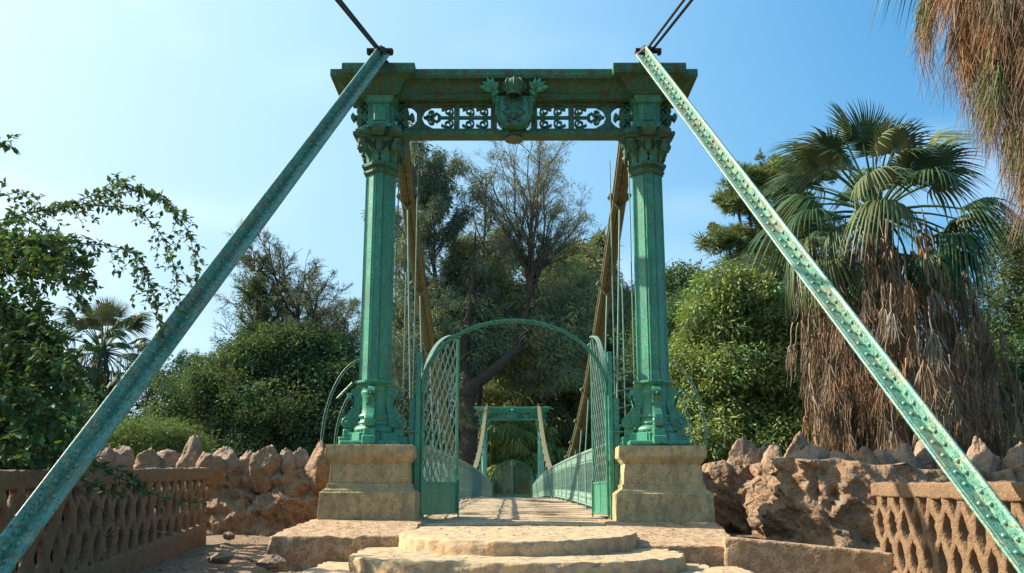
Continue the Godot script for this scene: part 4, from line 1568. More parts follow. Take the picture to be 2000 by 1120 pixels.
func lattice_wall(called: String, a: Vector2, e: Vector2, top_a: float, top_e: float, bot_a: float, bot_e: float, q: float, depth: float, label: String) -> void:
	# a at the far end, e at the near end; pierced by lens shaped openings between bars that touch in turn
	var root := thing(called, Vector3(a.x, bot_a, -a.y), label, "lattice parapet", "pierced parapets along the approach")
	var d := e - a
	var len := d.length()
	var t := d / len
	var nr := Vector2(-t.y, t.x)
	var cap_h := 0.125
	var th := depth * 2.6
	# cap: rounded beam
	for part in 2:
		var b := MB.new()
		var rows := []
		var n := int(len / 0.03)
		for i in n + 1:
			var s := float(i) / n
			var p := a + d * s
			var row := PackedVector3Array()
			for k in 20:
				var ang := TAU * k / 20
				var cx := signf(cos(ang)) * pow(absf(cos(ang)), 0.3) * th / 2
				var cy := signf(sin(ang)) * pow(absf(sin(ang)), 0.35)
				var y: float
				if part == 0:
					y = lerpf(top_a, top_e, s) - cap_h / 2 + cy * cap_h / 2
				else:
					var lo := lerpf(bot_a, bot_e, s)
					cx *= 1.25
					y = lo - 0.10 + cy * 0.16
				var v := Vector3(p.x + nr.x * cx, y, -(p.y + nr.y * cx))
				var no := nz.get_noise_3dv(v * 6.0) * 0.014 + nz2.get_noise_3dv(v * 30.0) * 0.006
				row.append(v + Vector3(nr.x * cos(ang), sin(ang), -nr.y * cos(ang)) * no)
			rows.append(row)
		b.grid(rows, true)
		b.fan(rows[0], true)
		b.fan(rows[n], false)
		obj("coping" if part == 0 else "plinth", b, M.lattice, root)
	var count := int(len / q)
	var rng := RandomNumberGenerator.new()
	rng.seed = 17
	for i in count:
		var s := (i + 0.5) / count
		var p := a + d * s
		var top := lerpf(top_a, top_e, s) - cap_h + 0.02
		var lo := lerpf(bot_a, bot_e, s)
		var b := MB.new()
		var rows := []
		var m := 26
		for k in m + 1:
			var y := lerpf(lo, top, float(k) / m)
			var ph := (top - 0.02 - y) / 0.47 * TAU
			var wave := cos(ph)
			var sw := signf(wave) * pow(absf(wave), 0.8)
			var off := q * 0.43 * sw * (1.0 if i % 2 == 0 else -1.0)
			var cc := p + t * off
			var row := PackedVector3Array()
			for j in 12:
				var ang := TAU * j / 12
				var ru := q * (0.385 + 0.04 * rng.randf())
				var rv := depth
				var u := signf(cos(ang)) * pow(absf(cos(ang)), 0.6) * ru
				var w := signf(sin(ang)) * pow(absf(sin(ang)), 0.45) * rv
				var v := Vector3(cc.x + t.x * u + nr.x * w, y, -(cc.y + t.y * u + nr.y * w))
				var no := nz2.get_noise_3dv(v * 26.0) * 0.012 + nz.get_noise_3dv(v * 8.0) * 0.010
				row.append(v + Vector3(t.x * cos(ang) + nr.x * sin(ang), 0, -(t.y * cos(ang) + nr.y * sin(ang))) * no)
			rows.append(row)
		b.grid(rows, true)
		obj("lattice_bar", b, M.lattice, root)


func make_ground() -> void:
	var g := MB.new()
	g.quad(Vector3(-900, -0.75, 300), Vector3(900, -0.75, 300), Vector3(900, -0.75, -900), Vector3(-900, -0.75, -900))
	struct("ground", g, M.ground)
	var b := MB.new()
	var rows := []
	for i in 120:
		var z := lerpf(13.0, -2.0, i / 119.0)
		var row := PackedVector3Array()
		for j in 90:
			var x := lerpf(-4.4, 4.4, j / 89.0)
			var y := lerpf(-0.15, -0.44, clampf((11.5 - z) / 3.5, 0, 1)) - 0.12 * clampf((8.0 - z) / 4.0, 0, 1)
			var q := Vector3(x, 0, -z)
			y += nz.get_noise_3dv(q * 1.6) * 0.035 + nz2.get_noise_3dv(q * 7.0) * 0.012
			row.append(Vector3(x, y, -z))
		rows.append(row)
	rows.reverse()
	b.grid(rows)
	struct("earth_path", b, M.earth)
	# loose stones and a root on the left
	var spots := [[at(447, 1047, 10.7), 0.20, 0.09, "small reddish stone lying at the foot of the left rock wall"], [at(432, 1090, 9.1), 0.34, 0.11, "long dark stone half sunk in the earth left of the steps"], [at(530, 1098, 8.8), 0.32, 0.12, "broken stone against the corner of the left landing"]]
	for k in spots.size():
		var e: Array = spots[k]
		var root := thing("loose_stone", e[0], e[3], "stone", "loose stones on the earth path")
		boulder(e[0], e[1], e[2], e[1] * 0.6, 300 + k, 0.2, M.stone_top, root)
	var pr := RandomNumberGenerator.new()
	pr.seed = 77
	var xf := []
	var cols := PackedColorArray()
	for k in 900:
		var x := pr.randf_range(-3.2, -1.2) if pr.randf() < 0.7 else pr.randf_range(1.2, 3.2)
		var z := pr.randf_range(7.0, 11.6)
		var y := lerpf(-0.15, -0.44, clampf((11.5 - z) / 3.5, 0, 1)) - 0.12 * clampf((8.0 - z) / 4.0, 0, 1)
		var s := pr.randf_range(0.006, 0.02) * (1.0 if pr.randf() < 0.92 else 2.0)
		xf.append(Transform3D(Basis.from_euler(Vector3(pr.randf() * 6, pr.randf() * 6, pr.randf() * 6)).scaled(Vector3(s, s * 0.6, s * 1.3)), Vector3(x, y + nz.get_noise_3dv(Vector3(x, 0, -z) * 1.6) * 0.035, -z)))
		var v := pr.randf_range(0.12, 0.34)
		cols.append(Color(v, v * 0.8, v * 0.58))
	var sm := MB.new()
	sm.lathe(Vector3.ZERO, [[0.0, -1.0], [0.8, -0.6], [1.0, 0.1], [0.6, 0.8], [0.0, 1.0]], 6)
	var root := Node3D.new()
	root.name = "gravel"
	root.set_meta("kind", "stuff")
	add_child(root)
	var pm := leaf_mat("pebble", 0.0, 0.9)
	pm.backlight_enabled = false
	scatter("pebbles", sm.mesh(), xf, cols, pm, root)


func make_litter() -> void:
	var rng := RandomNumberGenerator.new()
	rng.seed = 909
	var xf := []
	var cols := PackedColorArray()
	for k in 420:
		var x := rng.randf_range(-2.1, 2.0)
		var z := rng.randf_range(7.2, 10.5)
		var y := -1.0
		# rest on whatever tread lies there
		if absf(x) > 1.15 and z > 9.1:
			y = lerpf(-0.055, 0.05, clampf((z - 9.05) / 1.5, 0, 1)) if x < 0 else lerpf(-0.135, 0.035, clampf((z - 8.85) / 1.75, 0, 1))
		elif absf(x) < 0.85 and z > 8.3:
			y = -0.045 + 0.03 * clampf((z - 7.75) / 2.0, 0, 1.2)
		elif absf(x) < 0.9 and z > 7.25 and z < 7.65:
			y = -0.162
		if y < -0.9 or (rng.randf() < 0.5 and absf(x) < 0.85):
			continue
		var s := rng.randf_range(0.018, 0.045)
		xf.append(Transform3D(Basis.from_euler(Vector3(rng.randf_range(-0.3, 0.3), rng.randf() * TAU, rng.randf_range(-0.3, 0.3))).scaled(Vector3.ONE * s), Vector3(x, y + 0.012, -z)))
		var v := rng.randf_range(0.10, 0.26)
		cols.append(Color(v, v * 0.72, v * 0.45))
	var root := Node3D.new()
	root.name = "litter"
	root.set_meta("kind", "stuff")
	add_child(root)
	scatter("dry_leaves", single_leaf(), xf, cols, M.straw, root)


func make_walls() -> void:
	var l := rock_wall("rock_wall", PackedVector2Array([Vector2(-8.5, 12.6), Vector2(-6.0, 12.3), Vector2(-4.2, 12.0), Vector2(-3.2, 11.8), Vector2(-2.6, 11.75), Vector2(-1.95, 11.9)]), -0.6, PackedFloat32Array([0.55, 0.55, 0.55, 0.60, 0.60, 0.58]), 0.5, "brown rockwork wall topped with upright stones, left of the left pedestal")
	var ls := [[160, 880, 46, 0.1], [205, 872, 40, 0.2], [243, 878, 52, 0.1], [292, 880, 44, 0.3], [335, 882, 62, 0.15], [379, 857, 36, 0.5], [418, 878, 44, 0.3], [446, 872, 56, 0.45], [486, 876, 48, 0.35], [522, 868, 52, 0.4], [560, 880, 30, 0.5], [592, 876, 44, 0.45], [624, 864, 46, 0.75], [640, 890, 36, 0.4]]
	for k in ls.size():
		var e: Array = ls[k]
		var d := 11.98 + 0.14 * ((k * 7) % 3 - 1) + (0.4 if k < 5 else 0.0)
		var p := at(e[0], e[1], d)
		var q := at(e[0], 932, d)
		var h := (p.y - q.y)
		boulder(Vector3(p.x, q.y + h * 0.29, p.z), e[2] / LENS * d * 1.6, h * 1.6, 0.50, 40 + k, e[3] * 0.75, M.stone_top if k % 3 else M.rock, l)
	var r := rock_wall("rock_wall", PackedVector2Array([Vector2(2.05, 12.0), Vector2(2.6, 12.1), Vector2(2.98, 12.0), Vector2(3.02, 10.9), Vector2(3.15, 10.35), Vector2(3.9, 10.2), Vector2(5.0, 10.1), Vector2(7.0, 10.0), Vector2(9.5, 9.6)]), -0.6, PackedFloat32Array([0.62, 0.62, 0.68, 0.72, 0.70, 0.60, 0.52, 0.50, 0.50]), 0.7, "tall rockwork wall with a buttress and rounded stones on top, behind the right parapet")
	var rs := [[1400, 893, 46, 11.9, 0.2], [1452, 862, 62, 11.9, 0.45], [1487, 872, 34, 11.95, 0.5], [1511, 874, 36, 11.6, 0.3], [1550, 852, 56, 10.8, 0.4], [1580, 874, 70, 10.5, 0.1], [1628, 874, 54, 10.5, 0.2], [1656, 880, 46, 10.45, 0.35], [1685, 876, 38, 10.4, 0.4], [1722, 879, 50, 10.4, 0.3], [1765, 876, 48, 10.4, 0.3], [1800, 866, 50, 10.5, 0.3], [1862, 884, 50, 10.3, 0.2], [1906, 862, 46, 10.3, 0.45], [1940, 884, 40, 10.35, 0.2], [1980, 870, 54, 10.2, 0.35], [2030, 872, 54, 10.2, 0.35], [2085, 868, 54, 10.1, 0.35]]
	for k in rs.size():
		var e: Array = rs[k]
		var d: float = e[3] + 0.22
		var p := at(e[0], e[1], d)
		var q := at(e[0], 940, d)
		var h := (p.y - q.y)
		boulder(Vector3(p.x, q.y + h * 0.29, p.z), e[2] / LENS * d * 1.6, h * 1.6, 0.50, 90 + k, e[4] * 0.75, M.stone_top if k % 4 else M.rock, r)
	lattice_wall("lattice_parapet", Vector2(-3.42, 10.9), Vector2(-3.22, 4.6), 0.605, 0.40, -0.05, -0.52, 0.125, 0.030, "shaded lattice parapet of brown concrete on the left, under the overhanging branch")
	lattice_wall("lattice_parapet", Vector2(3.26, 8.85), Vector2(3.36, 4.6), 0.415, 0.36, -0.36, -0.55, 0.122, 0.055, "sunlit lattice parapet of gritty brown concrete on the right, in front of the rock wall")


# ---------------------------------------------------------------- plants
func leaf_into(b: MB, p: Vector3, d: Vector3, n: Vector3, l: float, w: float, sag := 0.15) -> void:
	var s := d.cross(n).normalized() * w / 2
	var m := p + d * l * 0.45 - n * l * 0.04
	var t := p + d * l - n * l * sag
	var q := b.v.size()
	b.v.append(p); b.v.append(m + s + n * w * 0.18); b.v.append(m - n * w * 0.02); b.v.append(m - s + n * w * 0.18); b.v.append(t)
	for k in [0, 2, 1, 0, 3, 2, 1, 2, 4, 2, 3, 4]:
		b.ix.append(q + k)


func rdir(rng: RandomNumberGenerator) -> Vector3:
	return Vector3(rng.randfn(), rng.randfn(), rng.randfn()).normalized()


# a spray of broad leaves filling a unit ball
func broad_clump(n: int, l: float, w: float, sd: int, droop := 0.3) -> ArrayMesh:
	var rng := RandomNumberGenerator.new()
	rng.seed = sd
	var b := MB.new()
	for i in n:
		var p := rdir(rng) * pow(rng.randf(), 0.45)
		var d := (p.normalized() * 0.6 + rdir(rng) * 0.8 - Vector3.UP * droop).normalized()
		var nn := (Vector3.UP + rdir(rng) * 0.8)
		nn = (nn - d * nn.dot(d)).normalized()
		leaf_into(b, p * 0.85, d, nn, l * rng.randf_range(0.65, 1.2), w * rng.randf_range(0.7, 1.15))
	return b.mesh()


# a tuft of thin strands from a common point
func strand_clump(n: int, l: float, w: float, spread: float, droop: float, sd: int) -> ArrayMesh:
	var rng := RandomNumberGenerator.new()
	rng.seed = sd
	var b := MB.new()
	for i in n:
		var p := rdir(rng) * spread
		var d := (p.normalized() + rdir(rng) * 0.5 - Vector3.UP * droop).normalized()
		var s := d.cross(rdir(rng)).normalized() * w / 2
		var ll := l * rng.randf_range(0.55, 1.15)
		var m := p + d * ll * 0.5 - Vector3.UP * ll * 0.06
		var t := m + (d - Vector3.UP * droop * 0.6).normalized() * ll * 0.5
		var q := b.v.size()
		b.v.append(p - s); b.v.append(p + s); b.v.append(m + s); b.v.append(m - s); b.v.append(t)
		for k in [0, 1, 2, 0, 2, 3, 3, 2, 4]:
			b.ix.append(q + k)
	return b.mesh()


# branching wood; collects [point, direction, level] of its twigs in tips
func grow(b: MB, p: Vector3, d: Vector3, l: float, r: float, lev: int, most: int, rng: RandomNumberGenerator, o: Dictionary, tips: Array) -> void:
	var n := 5 if lev < most else 3
	var pts := PackedVector3Array([p])
	var rad := PackedFloat32Array([r])
	var dirs := [d]
	for i in n:
		d = (d + rdir(rng) * o.get("wiggle", 0.18) + Vector3.UP * o.get("lift", 0.05) * (1.0 if lev > 0 else 0.3)).normalized()
		p += d * l / n
		pts.append(p)
		dirs.append(d)
		rad.append(lerpf(r, r * o.get("taper", 0.45), float(i + 1) / n))
	b.tube(pts, rad, 7 if lev == 0 else (5 if lev == 1 else (4 if lev == 2 else 3)), false)
	if lev >= most:
		for i in range(1, n + 1):
			tips.append([pts[i], dirs[i]])
		return
	var kids: int = o.kids[mini(lev, o.kids.size() - 1)]
	var start: float = o.get("bare", 0.3) if lev == 0 else 0.15
	for k in kids:
		var t := lerpf(start, 1.0, (k + rng.randf() * 0.8) / kids)
		var f := t * n
		var i := clampi(int(f), 0, n - 1)
		var q: Vector3 = pts[i].lerp(pts[i + 1], f - i)
		var dd: Vector3 = dirs[i]
		var side := dd.cross(rdir(rng)).normalized()
		var ang: float = o.get("angle", 0.8) * rng.randf_range(0.7, 1.25)
		var nd := (dd * cos(ang) + side * sin(ang)).normalized()
		var ll: float = l * o.get("ratio", 0.55) * (1.0 - o.get("cone", 0.4) * t) * rng.randf_range(0.7, 1.2)
		grow(b, q, nd, ll, maxf(rad[i] * 0.55, o.get("rmin", 0.006)), lev + 1, most, rng, o, tips)
	if o.get("leader", true):
		tips.append([p, d])


# a thick stem with an uneven surface
func knotty(b: MB, pts: PackedVector3Array, rad: PackedFloat32Array) -> void:
	var p2 := PackedVector3Array()
	var r2 := PackedFloat32Array()
	for i in pts.size() - 1:
		for k in 8:
			var t := k / 8.0
			var p := pts[i].lerp(pts[i + 1], t)
			var r := lerpf(rad[i], rad[i + 1], t)
			p2.append(p + Vector3(nz.get_noise_3dv(p * 0.7), 0, nz.get_noise_3dv(p * 0.7 + Vector3(5, 0, 0))) * r * 0.45)
			r2.append(r * (1.0 + 0.22 * nz.get_noise_3dv(p * 1.9)))
	p2.append(pts[pts.size() - 1])
	r2.append(rad[rad.size() - 1])
	var first := b.v.size()
	b.tube(p2, r2, 16)
	for i in range(first, b.v.size()):
		var q := b.v[i]
		b.v[i] = q + Vector3(nz.get_noise_3dv(q * Vector3(4.0, 0.7, 4.0)), 0, nz.get_noise_3dv(q * Vector3(4.0, 0.7, 4.0) + Vector3(3, 0, 0))) * 0.09


func tint(c: Color, rng: RandomNumberGenerator, v := 0.3, warm := 0.12) -> Color:
	var k := 1.0 + rng.randf_range(-v, v)
	var w := rng.randf_range(-warm, warm)
	return Color(clampf(c.r * k * (1.0 + w * 1.5), 0, 1), clampf(c.g * k * (1.0 + w * 0.3), 0, 1), clampf(c.b * k * (1.0 - w), 0, 1))


# transforms of clumps on rounded masses of foliage; masses: [centre, radii]
func mass_points(masses: Array, count: int, size: float, rng: RandomNumberGenerator, fill := 0.25, rough := 0.25) -> Array:
	var out := []
	var vol := 0.0
	for m in masses:
		var r: Vector3 = m[1]
		vol += pow(r.x * r.y * r.z, 0.667)
	var sub := []
	for m in masses:
		var n := 15
		for k in n:
			var dd := rdir(rng)
			var q := rng.randf_range(0.30, 0.52)
			sub.append([m[0] + dd * m[1] * rng.randf_range(0.55, 0.95), m[1] * Vector3(q * rng.randf_range(0.9, 1.4), q * rng.randf_range(0.6, 1.0), q * rng.randf_range(0.9, 1.3))])
		sub.append([m[0], m[1] * 0.72])
	vol = 0.0
	for m in sub:
		vol += pow(m[1].x * m[1].y * m[1].z, 0.667)
	for m in sub:
		var c: Vector3 = m[0]
		var r: Vector3 = m[1]
		var n := int(count * pow(r.x * r.y * r.z, 0.667) / vol)
		for i in n:
			var d := rdir(rng)
			var k := 1.0 + nz.get_noise_3dv(d * 2.3 + c) * rough * 2.0 + nz.get_noise_3dv(d * 6.0 + c * 3.0) * rough
			if rng.randf() < fill:
				k *= pow(rng.randf(), 0.5)
			else:
				k *= rng.randf_range(0.86, 1.04)
			var s := size * rng.randf_range(0.45, 1.2)
			var bs := Basis(Vector3.UP, rng.randf() * TAU) * Basis(Vector3.RIGHT, rng.randf_range(-0.5, 0.5))
			out.append(Transform3D(bs.scaled(Vector3(s, s * 0.8, s)), c + d * r * k))
	return out


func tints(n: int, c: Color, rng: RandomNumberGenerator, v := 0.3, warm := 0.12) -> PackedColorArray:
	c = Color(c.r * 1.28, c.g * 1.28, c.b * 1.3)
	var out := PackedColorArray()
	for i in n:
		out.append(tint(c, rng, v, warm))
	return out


func leafy_tree(called: String, foot: Vector3, masses: Array, count: int, size: float, clump: ArrayMesh, c: Color, sd: int, label: String, cat: String, trunk_r := 0.15, group := "", sticks := 0, m: Material = null) -> Node3D:
	var root := thing(called, foot, label, cat, group)
	var rng := RandomNumberGenerator.new()
	rng.seed = sd
	var w := MB.new()
	var low := foot + Vector3(0, 0.1, 0)
	for k in masses.size():
		var c0: Vector3 = masses[k][0]
		var mid := low.lerp(c0, 0.5) + Vector3(rng.randf_range(-0.3, 0.3), 0.2, rng.randf_range(-0.3, 0.3))
		w.tube(PackedVector3Array([foot, low.lerp(mid, 0.6), mid, c0]), PackedFloat32Array([trunk_r, trunk_r * 0.8, trunk_r * 0.55, trunk_r * 0.2]), 7)
	var tips := []
	for k in sticks:
		var mk: Array = masses[k % masses.size()]
		var d := (rdir(rng) + Vector3.UP * 0.8).normalized()
		grow(w, mk[0] + d * mk[1] * 0.5, d, mk[1].y * 0.9, 0.03, 1, 3, rng, {"kids": [6, 6, 4], "wiggle": 0.2, "angle": 0.7, "ratio": 0.6, "rmin": 0.009}, tips)
	obj("trunk", w, M.bark, root)
	var xf := mass_points(masses, count, size, rng)
	if tips:
		for t in tips:
			if rng.randf() < 0.35:
				var s := size * rng.randf_range(0.15, 0.3)
				xf.append(Transform3D(Basis.from_euler(Vector3(rng.randf() * 6, rng.randf() * 6, 0)).scaled(Vector3.ONE * s), t[0]))
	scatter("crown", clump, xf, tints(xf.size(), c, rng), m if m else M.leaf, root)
	return root


func wispy_tree(called: String, foot: Vector3, h: float, r: float, o: Dictionary, most: int, clump: ArrayMesh, size: float, share: float, c: Color, sd: int, label: String, cat: String, lean := Vector3.UP, group := "", wood: Material = null) -> Node3D:
	var root := thing(called, foot, label, cat, group)
	var rng := RandomNumberGenerator.new()
	rng.seed = sd
	var w := MB.new()
	var tips := []
	grow(w, foot, lean.normalized(), h, r, 0, most, rng, o, tips)
	obj("trunk", w, wood if wood else M.bark, root)
	var xf := []
	for t in tips:
		if rng.randf() < share:
			var s := size * rng.randf_range(0.6, 1.3)
			xf.append(Transform3D(Basis(Vector3.UP, rng.randf() * TAU).scaled(Vector3(s, s, s)), t[0] + rdir(rng) * size * 0.2))
	if xf:
		scatter("crown", clump, xf, tints(xf.size(), c, rng), M.needle, root)
	return root


# one fan leaf: stalk along +z from the origin, then a pleated round blade
func fan_leaf(stalk: float, l: float, seg: int, droop: float, sd: int, open := 2.5) -> ArrayMesh:
	var rng := RandomNumberGenerator.new()
	rng.seed = sd
	var b := MB.new()
	var sp := PackedVector3Array()
	for i in 7:
		var t := i / 6.0
		sp.append(Vector3(0, -droop * 0.25 * stalk * t * t, stalk * t))
	b.tube(sp, taper(7, 0.032, 0.018), 5)
	var hub := sp[6]
	for k in seg:
		var a := lerpf(-open, open, (k + 0.5) / seg)
		var da := open * 2 / seg * 0.5
		var ll := l * (0.72 + 0.28 * cos(a * 0.55)) * rng.randf_range(0.92, 1.05)
		var sag := droop * rng.randf_range(0.75, 1.35)
		var split := rng.randf_range(0.42, 0.58)
		var rows := []
		for i in 8:
			var t := i / 7.0
			var rr := ll * t
			var hw := minf(rr, ll * split) * tan(da)
			if t > split:
				hw *= pow(1.0 - (t - split) / (1.0 - split), 0.8) * 0.95 + 0.01
			var y := 0.10 * l * sin(t * 2.0) - sag * ll * pow(maxf(0.0, t - 0.34), 1.7) * 1.35
			var rad := rr * (1.0 - 0.22 * sag * pow(maxf(0.0, t - 0.3), 1.5))
			var d := Vector3(sin(a), 0, cos(a))
			var s := Vector3(cos(a), 0, -sin(a))
			var pleat := minf(hw * 0.75, 0.02)
			var c := hub + d * rad + Vector3(0, y - (0.10 * absf(a) * l * 0.25), 0)
			rows.append(PackedVector3Array([c - s * hw - Vector3(0, pleat, 0), c + Vector3(0, pleat, 0), c + s * hw - Vector3(0, pleat, 0)]))
		b.grid(rows)
	return b.mesh()


# a withered frond: hangs along -y from the origin, folded together
func dead_frond(l: float, w: float, seg: int, sd: int, thin := 1.0) -> ArrayMesh:
	var rng := RandomNumberGenerator.new()
	rng.seed = sd
	var b := MB.new()
	var pts := PackedVector3Array()
	var x := 0.0
	for i in 5:
		pts.append(Vector3(x, -l * 0.42 * i / 4.0, 0.02 * sin(i * 1.3)))
		x += rng.randf_range(-0.03, 0.03)
	b.tube(pts, taper(5, 0.018, 0.012), 4)
	var hub := pts[4]
	for k in seg:
		var a := rng.randf_range(-1.0, 1.0)
		var ll := l * rng.randf_range(0.22, 0.72)
		var dx := a * w
		var dz := rng.randf_range(-0.5, 0.5) * w
		var curl := rng.randf_range(-0.7, 0.7)
		var hw := rng.randf_range(0.005, 0.014) * thin
		var tw := rng.randf() * 3.0
		var rows := []
		for i in 6:
			var t := i / 5.0
			var c := hub + Vector3(dx * pow(t, 0.7) + curl * 0.22 * t * t * ll, -ll * t + 0.05 * ll * sin(t * 5.0 + tw), dz * pow(t, 0.8) + 0.04 * sin(t * 4.0 + k))
			var ang := tw + t * 2.5
			var s := Vector3(cos(ang), 0, sin(ang)) * hw * (1.0 - 0.75 * t)
			rows.append(PackedVector3Array([c - s, c + s]))
		b.grid(rows)
	return b.mesh()


func make_palm(foot: Vector3, heart: Vector3, scale: float, leaves: int, skirt_h: float, skirt_r: float, fronds: int, sd: int, label: String, low_tilt := -40.0, flare := 1.0, dense := 1.0, thin := 1.0, green := 0.24) -> Node3D:
	var root := thing("fan_palm", foot, label, "palm tree", "fan palms with dead skirts")
	var rng := RandomNumberGenerator.new()
	rng.seed = sd
	var t := MB.new()
	var pts := PackedVector3Array()
	var rad := PackedFloat32Array()
	for i in 30:
		var k := i / 29.0
		pts.append(foot.lerp(heart, k) + Vector3(0, 0, 0))
		rad.append(scale * (0.34 - 0.10 * k) * (1.0 + 0.05 * (i % 2)) * (1.25 if i < 2 else 1.0))
	t.tube(pts, rad, 14)
	obj("trunk", t, M.bark, root)
	var kinds := []
	for k in 6:
		var m := fan_leaf([1.35, 1.3, 1.5, 1.3, 1.1, 1.3][k] * scale, [0.9, 0.95, 0.85, 0.95, 0.95, 0.85][k] * scale, 36, [0.35, 0.8, 1.2, 1.6, 2.0, 1.4][k], sd * 10 + k, [1.5, 1.9, 2.1, 2.0, 1.8, 2.0][k])
		kinds.append(m)
	var mats := []
	for k in 4:
		var m := M.palm.duplicate() as StandardMaterial3D
		m.resource_name = "palm leaf"
		m.vertex_color_use_as_albedo = false
		m.albedo_color = [Color(0.22, 0.32, 0.20), Color(0.27, 0.36, 0.23), Color(0.19, 0.29, 0.19), Color(0.36, 0.40, 0.27)][k]
		m.roughness = 0.4
		mats.append(m)
	for k in leaves:
		var f := (k + 0.5) / leaves
		var el := deg_to_rad(lerpf(84.0, low_tilt, pow(f, 0.95)) + rng.randf_range(-8, 8))
		var az := k * 2.39996 + rng.randf_range(-0.25, 0.25)
		var d := (Vector3(cos(el) * sin(az), sin(el), cos(el) * cos(az))).normalized()
		var right := Vector3.UP.cross(d).normalized()
		var up := d.cross(right).normalized()
		var roll := rng.randf_range(-0.35, 0.35)
		var bs := Basis(right, up, d) * Basis(Vector3(0, 0, 1), roll)
		var kind := 0 if f < 0.12 else (1 + rng.randi() % 2 if f < 0.45 else (2 + rng.randi() % 3 if f < 0.8 else 3 + rng.randi() % 3))
		var s := rng.randf_range(0.88, 1.1)
		var o := inst("palm_leaf", kinds[kind], Transform3D(bs.scaled_local(Vector3.ONE * s), heart + d * 0.12 * scale - root.position), root)
		o.material_override = mats[rng.randi() % 4]
	# skirt of dead fronds
	var xf := []
	var cols := PackedColorArray()
	for k in fronds:
		var y := pow(rng.randf(), 0.8)
		var az := rng.randf() * TAU
		var base_r := skirt_r * (0.42 + 0.58 * sqrt(clampf(y * 2.2 + 0.05, 0, 1)) if flare > 0 else 1.0 - 0.55 * y) * rng.randf_range(0.55, 1.0) * (1.0 + 0.22 * nz.get_noise_2d(az * 40.0, y * 60.0))
		var c := heart.lerp(Vector3(foot.x, heart.y - skirt_h, foot.z), 0.0)
		c = heart + (foot - heart) * (skirt_h * y / maxf(0.1, heart.y - foot.y))
		var p := c + Vector3(sin(az), 0, cos(az)) * base_r
		var out := Vector3(sin(az), 0, cos(az))
		var tilt := rng.randf_range(0.0, 0.36) * (1.0 - y * 0.6)
		var down := (-Vector3.UP + out * tilt + rdir(rng) * 0.10).normalized()
		var sx := out.cross(down).normalized()
		var bs := Basis(sx, -down, sx.cross(-down).normalized())
		var s := rng.randf_range(0.7, 1.2) * scale
		xf.append(Transform3D(bs.scaled_local(Vector3.ONE * s), p))
		var v := rng.randf()
		var cc := Color(0.185, 0.115, 0.07).lerp(Color(0.27, 0.205, 0.145), v)
		var pick := rng.randf()
		if pick < 0.2:
			cc = Color(0.29, 0.16, 0.085)
		elif pick < green:
			cc = Color(0.17, 0.185, 0.085)
		cols.append(tint(cc, rng, 0.35, 0.08))
	scatter("dead_frond_skirt", dead_frond(1.35, 0.20, int(26 * dense), sd + 5, thin), xf, cols, M.straw, root)
	return root


# an arching spray: a bent stem with side twigs and small leaves in rows
func arching_branch(root: Node3D, path: Array, d0: float, d1: float, rng: RandomNumberGenerator, xf: Array, leaf: float, side := 1.0, r := 0.007) -> void:
	var curve := Curve3D.new()
	for i in path.size():
		var t := float(i) / (path.size() - 1)
		var p := at(path[i][0], path[i][1], lerpf(d0, d1, t))
		curve.add_point(p)
	for i in range(1, path.size() - 1):
		var tg := (curve.get_point_position(i + 1) - curve.get_point_position(i - 1)) / 5.0
		curve.set_point_in(i, -tg)
		curve.set_point_out(i, tg)
	var len := curve.get_baked_length()
	var n := maxi(6, int(len / 0.06))
	var pts := PackedVector3Array()
	for i in n + 1:
		pts.append(curve.sample_baked(len * i / n) + rdir(rng) * 0.004)
	var b := MB.new()
	b.tube(pts, taper(n + 1, r, r * 0.25), 5)
	for i in n + 1:
		var t := float(i) / n
		var tg := (pts[mini(i + 1, n)] - pts[maxi(i - 1, 0)]).normalized()
		for k in 4:
			put_leaf(xf, pts[i] + tg * rng.randf() * 0.05, tg, rng, leaf)
		if rng.randf() < 0.95 * side:
			# side twig, hanging a little
			var d := (tg.cross(rdir(rng)).normalized() * 0.7 + tg * 0.6 - Vector3.UP * 0.25).normalized()
			var tl := rng.randf_range(0.05, 0.30) * (0.5 + 0.5 * sin(PI * t)) * side
			var tp := PackedVector3Array([pts[i]])
			var m := maxi(2, int(tl / 0.035))
			for q in m:
				d = (d - Vector3.UP * 0.06 + rdir(rng) * 0.12).normalized()
				tp.append(tp[q] + d * tl / m)
				for z in 2:
					put_leaf(xf, tp[q + 1], d, rng, leaf * 0.85)
			b.tube(tp, taper(tp.size(), 0.002, 0.001), 3, false)
	obj("branch", b, M.twig, root)


func put_leaf(xf: Array, p: Vector3, tg: Vector3, rng: RandomNumberGenerator, s: float) -> void:
	var d := (tg * 0.5 + rdir(rng)).normalized()
	var up := (Vector3.UP + rdir(rng) * 0.5)
	var x := up.cross(d).normalized()
	xf.append(Transform3D(Basis(x, d.cross(x), d).scaled_local(Vector3.ONE * s * 1.35 * rng.randf_range(0.5, 1.3)), p))


func single_leaf() -> ArrayMesh:
	var b := MB.new()
	leaf_into(b, Vector3.ZERO, Vector3(0, 0, 1), Vector3.UP, 1.0, 0.62, 0.08)
	return b.mesh()


